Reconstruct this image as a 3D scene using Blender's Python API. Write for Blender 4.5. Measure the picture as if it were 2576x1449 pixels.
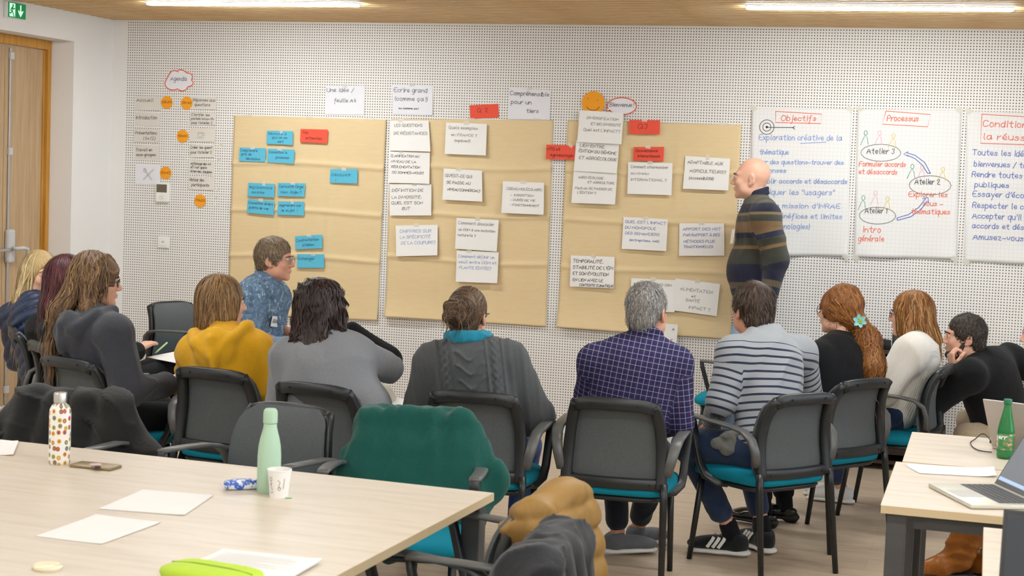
import bpy, bmesh, math, random, unicodedata
import numpy as np
from mathutils import Vector, Matrix

for o in list(bpy.data.objects):
    bpy.data.objects.remove(o)
scene = bpy.context.scene
COL = scene.collection
random.seed(7)
RNG = np.random.RandomState(11)

# ------------------------------------------------------------ camera
cam_data = bpy.data.cameras.new('camera')
cam_data.sensor_width = 36.0
cam_data.lens = 36.0 * 3974.67 / 2576.0
cam_data.clip_start = 0.05
cam_data.dof.use_dof = True
cam_data.dof.focus_distance = 8.0
cam_data.dof.aperture_fstop = 7.1
cam = bpy.data.objects.new('camera', cam_data)
COL.objects.link(cam)
YAW, PITCH, ROLL = math.radians(16.7031), math.radians(-4.11466), math.radians(2.22791)
f_ = Vector((-math.sin(YAW) * math.cos(PITCH), math.cos(YAW) * math.cos(PITCH), math.sin(PITCH)))
r_ = Vector((math.cos(YAW), math.sin(YAW), 0))
u_ = r_.cross(f_)
r2_ = r_ * math.cos(ROLL) + u_ * math.sin(ROLL)
u2_ = -r_ * math.sin(ROLL) + u_ * math.cos(ROLL)
m = Matrix.Identity(4)
for i in range(3):
    m[i][0], m[i][1], m[i][2] = r2_[i], u2_[i], -f_[i]
m[0][3], m[1][3], m[2][3] = 0.0, -10.2023, 1.7219
cam.matrix_world = m
scene.camera = cam

# ------------------------------------------------------------ world and exposure
world = bpy.data.worlds.new('world')
scene.world = world
world.use_nodes = True
bg = world.node_tree.nodes['Background']
bg.inputs['Color'].default_value = (0.72, 0.84, 1.0, 1)
bg.inputs['Strength'].default_value = 5.0
LAMP = 97.0           # strength of the ceiling strip lights
scene.view_settings.view_transform = 'Standard'
scene.view_settings.look = 'None'
scene.view_settings.exposure = 0.0
scene.view_settings.gamma = 1.0
scene.view_settings.use_curve_mapping = False

# ------------------------------------------------------------ materials
def hexc(h):
    h = h.lstrip('#')
    v = [int(h[i:i + 2], 16) / 255 for i in (0, 2, 4)]
    return tuple(x / 12.92 if x <= .04045 else ((x + .055) / 1.055) ** 2.4 for x in v) + (1.0,)

class NT:
    """small helper to write node trees"""
    def __init__(s, name):
        s.m = bpy.data.materials.new(name)
        s.m.use_nodes = True
        s.t = s.m.node_tree
        s.b = s.t.nodes['Principled BSDF']
    def n(s, typ, **kw):
        nd = s.t.nodes.new(typ)
        for k, v in kw.items():
            if k.startswith('i_'):
                key = k[2:].replace('_', ' ')
                nd.inputs[int(key) if key.isdigit() else key].default_value = v
            else:
                setattr(nd, k, v)
        return nd
    def l(s, a, b):
        s.t.links.new(a, b)
    def math(s, op, a, b=None, c=None):
        nd = s.t.nodes.new('ShaderNodeMath'); nd.operation = op
        for i, x in enumerate((a, b, c)):
            if x is None: continue
            if hasattr(x, 'is_output'): s.l(x, nd.inputs[i])
            else: nd.inputs[i].default_value = x
        return nd.outputs[0]
    def mix(s, fac, a, b):
        nd = s.t.nodes.new('ShaderNodeMix'); nd.data_type = 'RGBA'
        for sock, x in ((nd.inputs[0], fac), (nd.inputs[6], a), (nd.inputs[7], b)):
            if hasattr(x, 'is_output'): s.l(x, sock)
            else: sock.default_value = x
        return nd.outputs[2]
    def ramp(s, fac, stops):
        nd = s.t.nodes.new('ShaderNodeValToRGB')
        els = nd.color_ramp.elements
        while len(els) < len(stops): els.new(0.5)
        for e, (p, c) in zip(els, stops): e.position, e.color = p, c
        s.l(fac, nd.inputs[0]); return nd.outputs[0]
    def coord(s, kind='Object', scale=(1, 1, 1), attr=None):
        if attr:
            a = s.n('ShaderNodeAttribute', attribute_name=attr); out = a.outputs['Vector']
        else:
            a = s.n('ShaderNodeTexCoord'); out = a.outputs[kind]
        mp = s.n('ShaderNodeMapping'); mp.inputs['Scale'].default_value = scale
        s.l(out, mp.inputs[0]); return mp.outputs[0]
    def noise(s, vec, scale, detail=3, rough=.55, out=0):
        nd = s.n('ShaderNodeTexNoise'); nd.inputs['Scale'].default_value = scale
        nd.inputs['Detail'].default_value = detail; nd.inputs['Roughness'].default_value = rough
        s.l(vec, nd.inputs['Vector']); return nd.outputs[out]
    def bump(s, h, strength=.3, dist=.01):
        nd = s.n('ShaderNodeBump'); nd.inputs['Strength'].default_value = strength
        nd.inputs['Distance'].default_value = dist
        s.l(h, nd.inputs['Height']); s.l(nd.outputs[0], s.b.inputs['Normal'])
    def color(s, c):
        if hasattr(c, 'is_output'): s.l(c, s.b.inputs['Base Color'])
        else: s.b.inputs['Base Color'].default_value = c
    def set(s, rough=.5, metal=0., spec=.5, **kw):
        s.b.inputs['Roughness'].default_value = rough
        s.b.inputs['Metallic'].default_value = metal
        s.b.inputs['Specular IOR Level'].default_value = spec
        for k, v in kw.items(): s.b.inputs[k.replace('_', ' ')].default_value = v

MATS = {}
def plain(name, hexs, rough=.5, metal=0., spec=.4, var=.06, vscale=40, bump=0., bscale=200, **kw):
    """base colour with a little procedural variation and optional fine relief"""
    if name in MATS: return MATS[name]
    t = NT(name)
    v = t.coord()
    c = hexc(hexs)
    n = t.noise(v, vscale)
    lo = tuple(x * (1 - var) for x in c[:3]) + (1,); hi = tuple(min(1, x * (1 + var)) for x in c[:3]) + (1,)
    t.color(t.mix(n, lo, hi))
    t.set(rough, metal, spec, **kw)
    if bump: t.bump(t.noise(v, bscale, 2), bump, .003)
    MATS[name] = t.m
    return t.m

def emit(name, hexs, strength):
    t = NT(name)
    t.b.inputs['Base Color'].default_value = hexc(hexs)
    t.b.inputs['Emission Color'].default_value = hexc(hexs)
    t.b.inputs['Emission Strength'].default_value = strength
    return t.m

# ------------------------------------------------------------ object helpers
def tag(o, label=None, cat=None, group=None, kind=None):
    if label: o['label'] = label
    if cat: o['category'] = cat
    if group: o['group'] = group
    if kind: o['kind'] = kind
    return o

def empty(name, loc=(0, 0, 0), rz=0., label=None, cat=None, group=None, kind=None):
    o = bpy.data.objects.new(name, None)
    o.empty_display_size = .1
    o.location = loc; o.rotation_euler = (0, 0, rz)
    COL.objects.link(o)
    return tag(o, label, cat, group, kind)

def mesh_obj(name, verts, faces, mat=None, parent=None, smooth=False, mats=None, fmat=None):
    me = bpy.data.meshes.new(name)
    if isinstance(faces, np.ndarray):
        nv, nf, k = len(verts), len(faces), faces.shape[1]
        me.vertices.add(nv); me.vertices.foreach_set('co', np.asarray(verts, np.float32).ravel())
        me.loops.add(nf * k); me.loops.foreach_set('vertex_index', faces.astype(np.int32).ravel())
        me.polygons.add(nf)
        me.polygons.foreach_set('loop_start', np.arange(0, nf * k, k, dtype=np.int32))
        me.update(calc_edges=True)
    else:
        me.from_pydata([tuple(v) for v in verts], [], faces)
    if mats:
        for x in mats: me.materials.append(x)
        if fmat is not None: me.polygons.foreach_set('material_index', np.asarray(fmat, np.int32))
    elif mat: me.materials.append(mat)
    if smooth: me.polygons.foreach_set('use_smooth', np.ones(len(me.polygons), bool))
    me.update()
    o = bpy.data.objects.new(name, me)
    COL.objects.link(o)
    if parent is not None: o.parent = parent
    return o

def copy_tree(o, parent=None):
    c = o.copy(); COL.objects.link(c); c.parent = parent
    for ch in o.children: copy_tree(ch, c)
    return c

class MB:
    """collects shapes into one mesh"""
    def __init__(s): s.v = []; s.f = []
    def add(s, v, f):
        k = len(s.v); s.v += [tuple(map(float, p)) for p in v]; s.f += [tuple(i + k for i in q) for q in f]; return s
    def box(s, lo, hi, bev=0., M=None):
        (x0, y0, z0), (x1, y1, z1) = lo, hi
        if bev <= 0:
            v = [(x0,y0,z0),(x1,y0,z0),(x1,y1,z0),(x0,y1,z0),(x0,y0,z1),(x1,y0,z1),(x1,y1,z1),(x0,y1,z1)]
            f = [(0,3,2,1),(4,5,6,7),(0,1,5,4),(1,2,6,5),(2,3,7,6),(3,0,4,7)]
        else:
            b = bm_box(lo, hi, bev); v, f = b
        if M is not None: v = [tuple(M @ Vector(p)) for p in v]
        return s.add(v, f)
    def tube(s, pts, rad, seg=10, caps=True, flat=None, up=None):
        """tube along points; rad number or list; flat=(a,b) gives an elliptic / strip section"""
        P = [Vector(p) for p in pts]; n = len(P)
        R = rad if hasattr(rad, '__len__') else [rad] * n
        v = []; ref = Vector(up) if up else Vector((0, 0, 1))
        for i, p in enumerate(P):
            t = (P[min(i + 1, n - 1)] - P[max(i - 1, 0)]).normalized()
            a = t.cross(ref)
            if a.length < 1e-3: a = t.cross(Vector((0, 1, 0)))
            a.normalize(); b = a.cross(t).normalized()
            if not up: ref = b
            for k in range(seg):
                th = 2 * math.pi * k / seg
                ca, sa = math.cos(th), math.sin(th)
                if flat:
                    e = .45
                    ca = math.copysign(abs(ca) ** e, ca) * flat[0]; sa = math.copysign(abs(sa) ** e, sa) * flat[1]
                v.append(p + (a * ca + b * sa) * R[i])
        f = []
        for i in range(n - 1):
            for k in range(seg):
                k2 = (k + 1) % seg
                f.append((i*seg+k, i*seg+k2, (i+1)*seg+k2, (i+1)*seg+k))
        if caps:
            f.append(tuple(reversed(range(seg)))); f.append(tuple(range((n-1)*seg, n*seg)))
        return s.add(v, [tuple(reversed(q)) for q in f])
    def lathe(s, prof, seg=28, loc=(0, 0, 0)):
        v = []; n = len(prof)
        for r, z in prof:
            for k in range(seg):
                a = 2 * math.pi * k / seg
                v.append((loc[0] + r * math.cos(a), loc[1] + r * math.sin(a), loc[2] + z))
        f = [(i*seg+k, i*seg+(k+1) % seg, (i+1)*seg+(k+1) % seg, (i+1)*seg+k) for i in range(n-1) for k in range(seg)]
        f.append(tuple(reversed(range(seg)))); f.append(tuple(range((n-1)*seg, n*seg)))
        return s.add(v, f)
    def prism(s, poly, z0, z1, axis=2):
        n = len(poly)
        mk = {2: lambda a, b, c: (a, b, c), 1: lambda a, b, c: (a, c, b), 0: lambda a, b, c: (c, a, b)}[axis]
        v = [mk(a, b, z0) for a, b in poly] + [mk(a, b, z1) for a, b in poly]
        f = [tuple(reversed(range(n))), tuple(range(n, 2*n))] + [(i, (i+1) % n, n+(i+1) % n, n+i) for i in range(n)]
        if axis == 1: f = [tuple(reversed(q)) for q in f]
        return s.add(v, f)
    def build(s, name, mat, parent=None, smooth=False, angle=None):
        o = mesh_obj(name, s.v, s.f, mat, parent)
        if smooth or angle:
            o.data.polygons.foreach_set('use_smooth', np.ones(len(o.data.polygons), bool))
            if angle: smooth_angle(o.data, angle)
        return o

def smooth_angle(me, deg):
    bm = bmesh.new(); bm.from_mesh(me)
    lim = math.radians(deg)
    for e in bm.edges:
        if len(e.link_faces) == 2 and e.calc_face_angle(0) > lim: e.smooth = False
    bm.to_mesh(me); bm.free()

def bm_box(lo, hi, bev, seg=2):
    bm = bmesh.new()
    bmesh.ops.create_cube(bm, size=1)
    c = [(a + b) / 2 for a, b in zip(lo, hi)]; d = [b - a for a, b in zip(lo, hi)]
    for v in bm.verts: v.co = Vector((c[0] + v.co.x * d[0], c[1] + v.co.y * d[1], c[2] + v.co.z * d[2]))
    bmesh.ops.bevel(bm, geom=list(bm.edges), offset=bev, segments=seg, affect='EDGES', profile=.5)
    bm.verts.index_update()
    out = ([tuple(v.co) for v in bm.verts], [tuple(v.index for v in f.verts) for f in bm.faces])
    bm.free(); return out

def superell(a, b, c, e1=.35, e2=.35, nu=24, nv=14):
    """rounded cushion: superellipsoid verts and faces"""
    v = []; 
    sg = lambda x, e: math.copysign(abs(x) ** e, x)
    for i in range(nv + 1):
        ph = -math.pi / 2 + math.pi * i / nv
        for k in range(nu):
            th = 2 * math.pi * k / nu
            v.append((a * sg(math.cos(ph), e1) * sg(math.cos(th), e2), b * sg(math.cos(ph), e1) * sg(math.sin(th), e2), c * sg(math.sin(ph), e1)))
    f = [(i*nu+k, i*nu+(k+1) % nu, (i+1)*nu+(k+1) % nu, (i+1)*nu+k) for i in range(nv) for k in range(nu)]
    return v, f
# ============================================================ the room
WX0, WX1, WY1, WZ = -6.15, 3.4, -13.0, 2.722

def mat_perf():
    """white plasterboard with rows of 8 mm holes every 18 mm"""
    t = NT('perforated_plasterboard')
    tc = t.n('ShaderNodeTexCoord'); sp = t.n('ShaderNodeSeparateXYZ'); t.l(tc.outputs['Object'], sp.inputs[0])
    X, Z = sp.outputs[0], sp.outputs[2]
    # first hole centre (-6.0238, 2.7064)
    fx = t.math('FRACT', t.math('ADD', t.math('DIVIDE', t.math('SUBTRACT', X, -6.0238), .018), 1000.5))
    fz = t.math('FRACT', t.math('ADD', t.math('DIVIDE', t.math('SUBTRACT', Z, 2.7064), .018), 1000.5))
    dx = t.math('MULTIPLY', t.math('SUBTRACT', fx, .5), .018); dz = t.math('MULTIPLY', t.math('SUBTRACT', fz, .5), .018)
    d = t.math('SQRT', t.math('ADD', t.math('MULTIPLY', dx, dx), t.math('MULTIPLY', dz, dz)))
    hole = t.math('LESS_THAN', d, .0041)
    inside = t.math('MULTIPLY', t.math('GREATER_THAN', X, -6.033), t.math('MULTIPLY', t.math('GREATER_THAN', Z, .062), t.math('LESS_THAN', Z, 2.716)))
    fac = t.math('MULTIPLY', hole, inside)
    n = t.noise(t.coord(), 3)
    base = t.mix(n, hexc('#e9e6e2'), hexc('#eeece9'))
    t.color(t.mix(fac, base, hexc('#6a6663')))
    t.set(.85, 0, .15)
    t.bump(t.math('MULTIPLY', fac, -1), .6, .004)
    return t.m
M_PERF = mat_perf()
M_WALL = plain('white_wall_paint', '#eceae8', .85, spec=.15, var=.015, vscale=2, bump=.05, bscale=300)
M_SKIRT = plain('white_skirting_paint', '#eeecea', .5, var=.02)

def mat_floor():
    t = NT('beige_plank_floor')
    v = t.coord()
    b = t.n('ShaderNodeTexBrick', offset=.37, squash=1.0)
    b.inputs['Scale'].default_value = 1.0; b.inputs['Mortar Size'].default_value = .0012
    b.inputs['Mortar Smooth'].default_value = .1; b.inputs['Bias'].default_value = 0
    b.inputs['Brick Width'].default_value = 1.22; b.inputs['Row Height'].default_value = .185
    b.inputs['Color1'].default_value = hexc('#c6b29a'); b.inputs['Color2'].default_value = hexc('#b29e87'); b.inputs['Mortar'].default_value = hexc('#7d6b59')
    t.l(v, b.inputs['Vector'])
    v2 = t.coord(scale=(1.2, 16, 1))
    n = t.noise(v2, 2.5, 6, .6)
    g = t.ramp(n, [(.3, hexc('#9f8a74')), (.5, hexc('#c4b19a')), (.75, hexc('#d5c4ad'))])
    t.color(t.mix(.55, b.outputs['Color'], g))
    t.set(.42, 0, .35)
    t.bump(n, .08, .002)
    return t.m
M_FLOOR = mat_floor()

def wood(name, c0, c1, c2, scale=(1, 14, 14), ns=3, rough=.5, bump=.1, spec=.4):
    t = NT(name)
    v = t.coord(scale=scale)
    n = t.noise(v, ns, 6, .62)
    t.color(t.ramp(n, [(.28, hexc(c0)), (.5, hexc(c1)), (.74, hexc(c2))]))
    t.set(rough, 0, spec); t.bump(n, bump, .002)
    return t.m
M_SLAT = wood('ceiling_slat_pine', '#cfa76b', '#e3c18b', '#f0d9ae', (1.5, 30, 30), 2, .55)
M_DOOR = wood('pale_oak_veneer', '#a98f6f', '#bda07c', '#cbb08c', (16, 16, .9), 2.2, .5)
M_FRAME = wood('orange_pine', '#a8701f', '#c08a38', '#d09c4a', (18, 18, 1.2), 2, .45)
M_TABLE = wood('pale_ash_laminate', '#c9baa6', '#d4c7b5', '#dbd0c2', (1.2, 10, 10), 2.2, .35, .03)
M_TEDGE = plain('table_edge_band', '#cdb792', .5, var=.05)
M_DARK = plain('ceiling_void_black_felt', '#2a2119', .95, spec=.05)
M_STEEL = plain('dark_grey_steel', '#4a4b4c', .45, spec=.4, var=.04)
M_SILVER = plain('brushed_silver', '#c9cbcc', .3, 1., var=.04)
M_GREYPL = plain('light_grey_plastic', '#c8c9ca', .45, var=.03)
M_WHITEPL = plain('white_plastic', '#f0efec', .4, var=.02)

def struct(o): o['kind'] = 'structure'; return o

# floor, ceiling, walls
struct(MB().box((WX0 - .3, WY1, -.08), (WX1, 0.12, 0)).build('floor', M_FLOOR))
ceil = struct(MB().box((WX0 - .02, WY1, WZ + .05), (WX1, .12, WZ + .12)).build('ceiling', M_DARK))
slat_mesh = MB().box((WX0 + .004, -.025, 0), (WX1, .025, .045)).build('slat', M_SLAT, ceil)
slat_mesh.location = (0, -.036, WZ)
for k in range(1, 151):
    s = slat_mesh.copy(); COL.objects.link(s); s.parent = ceil
    s.location = (0, -.036 - k * .0855, WZ)
wb = struct(MB().box((WX0 - .3, 0, 0), (WX1, .12, WZ + .12)).build('wall_back', M_PERF))
bb = struct(MB().box((WX0, -.012, 0), (WX1, -.0005, .055), .003).build('baseboard_back', M_SKIRT))

# left wall with a deep door recess
DY0, DY1, DZ = -2.62, -.506, 2.523
lw = MB()
lw.box((WX0 - .3, WY1, 0), (WX0, DY0, WZ + .12))
lw.box((WX0 - .3, DY1, 0), (WX0, 0, WZ + .12))
lw.box((WX0 - .3, DY0, DZ), (WX0, DY1, WZ + .12))
struct(lw.build('wall_left', M_WALL))
# double door set back in the recess
XD = -6.36
door = empty('door_1', (XD, -1.5, 0)); struct(door)
def dpart(mb, name, mat, par=door, **kw):
    o = mb.build(name, mat, None, **kw); o.parent = par
    if par is door: o.location = (-XD, 1.5, 0)
    return o
fr = MB()
dpart(MB().box((XD - .03, -.545, 0), (XD + .035, DY1 - .0005, DZ - .001), .004), 'door_jamb', M_FRAME)
dpart(MB().box((XD - .03, DY0 + .0005, 0), (XD + .035, DY0 + .04, DZ - .001), .004), 'door_jamb', M_FRAME)
dpart(MB().box((XD - .03, DY0 + .04, DZ - .065), (XD + .035, -.545, DZ - .001), .004), 'door_head', M_FRAME)
dpart(MB().box((XD - .025, -.565, 0), (XD + .012, -.546, DZ - .066), .002), 'door_stop', M_FRAME)
leaf = dpart(MB().box((XD - .03, -1.005, .012), (XD + .004, -.568, DZ - .068), .002), 'door_leaf', M_DOOR)
leaf2 = dpart(MB().box((XD - .03, DY0 + .042, .012), (XD + .004, -1.01, DZ - .068), .002), 'door_leaf', M_DOOR)
def lpart(mb, name, mat, **kw):
    o = mb.build(name, mat, leaf, **kw); return o
lpart(MB().box((XD + .006, -.966, .03), (XD + .018, -.944, 2.44), .003), 'lock_rod', M_SILVER)
for z in (2.36, 1.72, .62, .10):
    lpart(MB().box((XD + .005, -.972, z), (XD + .026, -.930, z + .05), .004), 'rod_guide', M_GREYPL)
lpart(MB().box((XD + .005, -.99, .99), (XD + .05, -.915, 1.22), .018), 'lock_case', M_GREYPL)
lpart(MB().tube([(XD + .05, -.96, 1.09), (XD + .09, -.955, 1.092), (XD + .1, -.90, 1.095), (XD + .1, -.855, 1.085), (XD + .09, -.842, 1.05), (XD + .085, -.84, 1.03)], .013, 10), 'push_handle', M_GREYPL, smooth=True)
lpart(MB().tube([(XD + .05, -.97, 1.085), (XD + .085, -1.05, 1.085), (XD + .085, -1.9, 1.085)], .012, 8), 'push_bar', M_SILVER, smooth=True)
lpart(MB().box((XD + .004, -1.0, .0), (XD + .02, -.57, .012)), 'door_seal', M_GREYPL)

# wall behind the camera and window wall on the right
struct(MB().box((WX0 - .3, WY1 - .12, 0), (WX1 + .2, WY1, WZ + .12)).build('wall_front', M_WALL))
rw = MB()
wins = [(-11.6, -9.4), (-8.6, -6.4), (-5.6, -3.4), (-2.6, -.6)]
rw.box((WX1, WY1, 0), (WX1 + .2, .12, .9)); rw.box((WX1, WY1, 2.35), (WX1 + .2, .12, WZ + .12))
yy = [WY1] + [y for w in wins for y in w] + [.12]
for a, b in zip(yy[0::2], yy[1::2]): rw.box((WX1, a, .9), (WX1 + .2, b, 2.35))
struct(rw.build('wall_right', M_WALL))
def mat_pane():
    m_ = bpy.data.materials.new('window_glass'); m_.use_nodes = True
    nt = m_.node_tree; nt.nodes.clear()
    o = nt.nodes.new('ShaderNodeOutputMaterial'); mx = nt.nodes.new('ShaderNodeMixShader')
    tr = nt.nodes.new('ShaderNodeBsdfTransparent'); gl = nt.nodes.new('ShaderNodeBsdfGlossy'); gl.inputs['Roughness'].default_value = .02
    fz = nt.nodes.new('ShaderNodeFresnel')
    nt.links.new(fz.outputs[0], mx.inputs[0]); nt.links.new(tr.outputs[0], mx.inputs[1]); nt.links.new(gl.outputs[0], mx.inputs[2]); nt.links.new(mx.outputs[0], o.inputs[0])
    return m_
M_PANE = mat_pane()
M_WFRAME = plain('window_frame_grey', '#77797b', .4)
for i, (a, b) in enumerate(wins):
    w = struct(empty('window_%d' % (i + 1), (WX1 + .1, (a + b) / 2, .9)))
    h = (b - a) / 2
    fm = MB()
    for lo, hi in (((-.03, -h, 0), (.03, -h + .05, 1.45)), ((-.03, h - .05, 0), (.03, h, 1.45)), ((-.03, -h + .05, 0), (.03, h - .05, .05)), ((-.03, -h + .05, 1.4), (.03, h - .05, 1.45)), ((-.03, -.025, .05), (.03, .025, 1.4))): fm.box(lo, hi)
    fm.build('window_frame', M_WFRAME, w)
    MB().box((-.004, -h + .05, .05), (.004, -.025, 1.4)).build('pane', M_PANE, w)
    MB().box((-.004, .025, .05), (.004, h - .05, 1.4)).build('pane', M_PANE, w)

# ceiling strip lights, sunk between the slats
M_LED = emit('led_diffuser', '#f4fafc', LAMP)
M_ALU = plain('white_aluminium', '#e8e6e2', .4, .2)
def strip(x, y, label, group):
    r = empty('strip_light', (x, y, WZ), 0, label, 'light', group)
    MB().box((-.725, -.042, -.006), (.725, .042, .04), .004).build('housing', M_ALU, r)
    v = []; n = 12
    pts = [(-.70 + .022 * math.cos(a), .034 * math.sin(a)) for a in np.linspace(math.pi / 2, 3 * math.pi / 2, 9)] + [(.70 + .022 * math.cos(a), .034 * math.sin(a)) for a in np.linspace(-math.pi / 2, math.pi / 2, 9)]
    MB().prism(pts, -.0175, -.0065).build('diffuser', M_LED, r)
    return r
strip(-4.47, -1.185, 'white strip light in the wooden ceiling, the one nearer the door', 'ceiling strip lights')
strip(-.665, -1.185, 'white strip light in the wooden ceiling above the flip chart sheets', 'ceiling strip lights')
for y in (-3.8, -6.4, -9.0, -11.6):
    for x in (-4.47, -.665, 2.0 if y < -3 else 2.0):
        strip(x, y, 'white strip light in the wooden ceiling further inside the room', 'strip lights over the tables')
# ============================================================ handwriting as pen strokes
GL = {
'A':'03 39 63|15 55','B':'03 09 39 58 47 06|36 55 54 43 03','C':'58 39 19 07 05 13 33 54','D':'03 09 29 57 55 23 03','E':'59 09 03 53|06 46','F':'59 09 03|06 46','G':'58 39 19 07 05 13 43 55 56 36','H':'03 09|53 59|06 56','I':'13 19','J':'49 44 33 13 04','K':'03 09|59 06 53','L':'09 03 43','M':'03 09 35 69 63','N':'03 09 53 59','O':'29 07 05 23 43 65 67 49 29','P':'03 09 49 57 46 06','Q':'29 07 05 23 43 65 67 49 29|45 72','R':'03 09 49 57 46 06|36 53','S':'58 39 19 07 16 46 55 43 13 04','T':'09 69|39 33','U':'09 04 23 43 54 59','V':'09 33 69','W':'09 23 36 43 69','X':'03 59|09 53','Y':'09 36 69|36 33','Z':'09 59 03 53',
'a':'47 17 05 13 33 46|47 43 54','b':'09 03|06 17 37 45 33 13 04','c':'46 27 06 04 23 44','d':'47 17 05 13 33 45|49 43','e':'05 45 37 17 05 14 23 44','f':'49 29 27 23 10|06 37','g':'47 17 05 13 33 45|47 41 20 01','h':'09 03|05 27 46 43','i':'17 13|18 19','j':'27 21 00|28 29','k':'09 03|37 05 33','l':'19 14 23','m':'07 03|05 17 27 33|35 47 57 63','n':'07 03|05 27 46 43','o':'17 05 13 33 45 37 17','p':'07 00|06 17 37 45 33 13 04','q':'47 17 05 13 33 45|47 40','r':'07 03|05 27 37','s':'46 27 06 35 44 23 04','t':'29 24 33 43|07 47','u':'07 04 23 44|47 43','v':'07 23 47','w':'07 13 26 43 57','x':'07 43|03 47','y':'07 24|47 10','z':'07 47 03 43',
'0':'29 07 05 23 44 46 48 29','1':'17 29 23','2':'07 19 39 47 03 53','3':'08 29 48 26 45 23 04','4':'39 05 55|47 43','5':'49 09 06 36 45 33 03','6':'48 29 05 13 33 45 16 05','7':'09 59 23',
'?':'07 19 39 47 25 24|22 23','!':'29 25|22 23',"'":'19 17','(':'29 16 15 22','):':'','/':'02 49',':':'13 14|16 17','.':'13 14',',':'14 02','+':'05 45|27 23','-':'05 45','"':'09 07|29 27'}
GL[')'] = '09 16 15 02'; del GL['):']

def stroke_lines(text):
    """list of polylines in em units (cap height 1) and the total width"""
    x = 0.; out = []
    for ch in text:
        if ch == ' ': x += .55; continue
        d = unicodedata.normalize('NFD', ch); base = d[0]
        g = GL.get(base)
        if g is None: continue
        w = 0
        for st in g.split('|'):
            pts = [((int(p[0])) / 6., (int(p[1]) - 3) / 6.) for p in st.split()]
            w = max(w, max(p[0] for p in pts))
            out.append([(x + a, b) for a, b in pts])
        top = 1.05 if base.isupper() else .85
        for c in d[1:]:
            if c == '\u0301': out.append([(x + w * .4, top), (x + w * .8, top + .2)])
            elif c == '\u0300': out.append([(x + w * .3, top + .2), (x + w * .7, top)])
            elif c == '\u0302': out.append([(x + w * .2, top), (x + w * .5, top + .17), (x + w * .8, top)])
            elif c == '\u0327': out.append([(x + w * .5, 0), (x + w * .6, -.15), (x + w * .35, -.22)])
        x += w + .24
    return out, x

def chaikin(p):
    if len(p) < 3: return p
    q = [p[0]]
    for i in range(len(p) - 1):
        (a, b), (c, d) = p[i], p[i + 1]
        if i: q.append((a * .75 + c * .25, b * .75 + d * .25))
        if i < len(p) - 2: q.append((a * .25 + c * .75, b * .25 + d * .75))
    q.append(p[-1]); return q

def ribbon(lines, w):
    """flat ribbons for polylines in 2D -> verts(2D), faces"""
    v = []; f = []
    for ln in lines:
        n = len(ln)
        if n < 2: continue
        L = []
        for i in range(n):
            ax, ay = ln[max(i - 1, 0)]; bx, by = ln[min(i + 1, n - 1)]
            dx, dy = bx - ax, by - ay; l = math.hypot(dx, dy) or 1
            L.append((dx / l, dy / l))
        k = len(v)
        for i, (x, y) in enumerate(ln):
            dx, dy = L[i]
            e = -w * .5 if i == 0 else (w * .5 if i == n - 1 else 0)
            x += dx * e; y += dy * e
            v.append((x - dy * w / 2, y + dx * w / 2)); v.append((x + dy * w / 2, y - dx * w / 2))
        for i in range(n - 1):
            f.append((k + 2*i, k + 2*i + 1, k + 2*i + 3, k + 2*i + 2))
    return v, f

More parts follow.
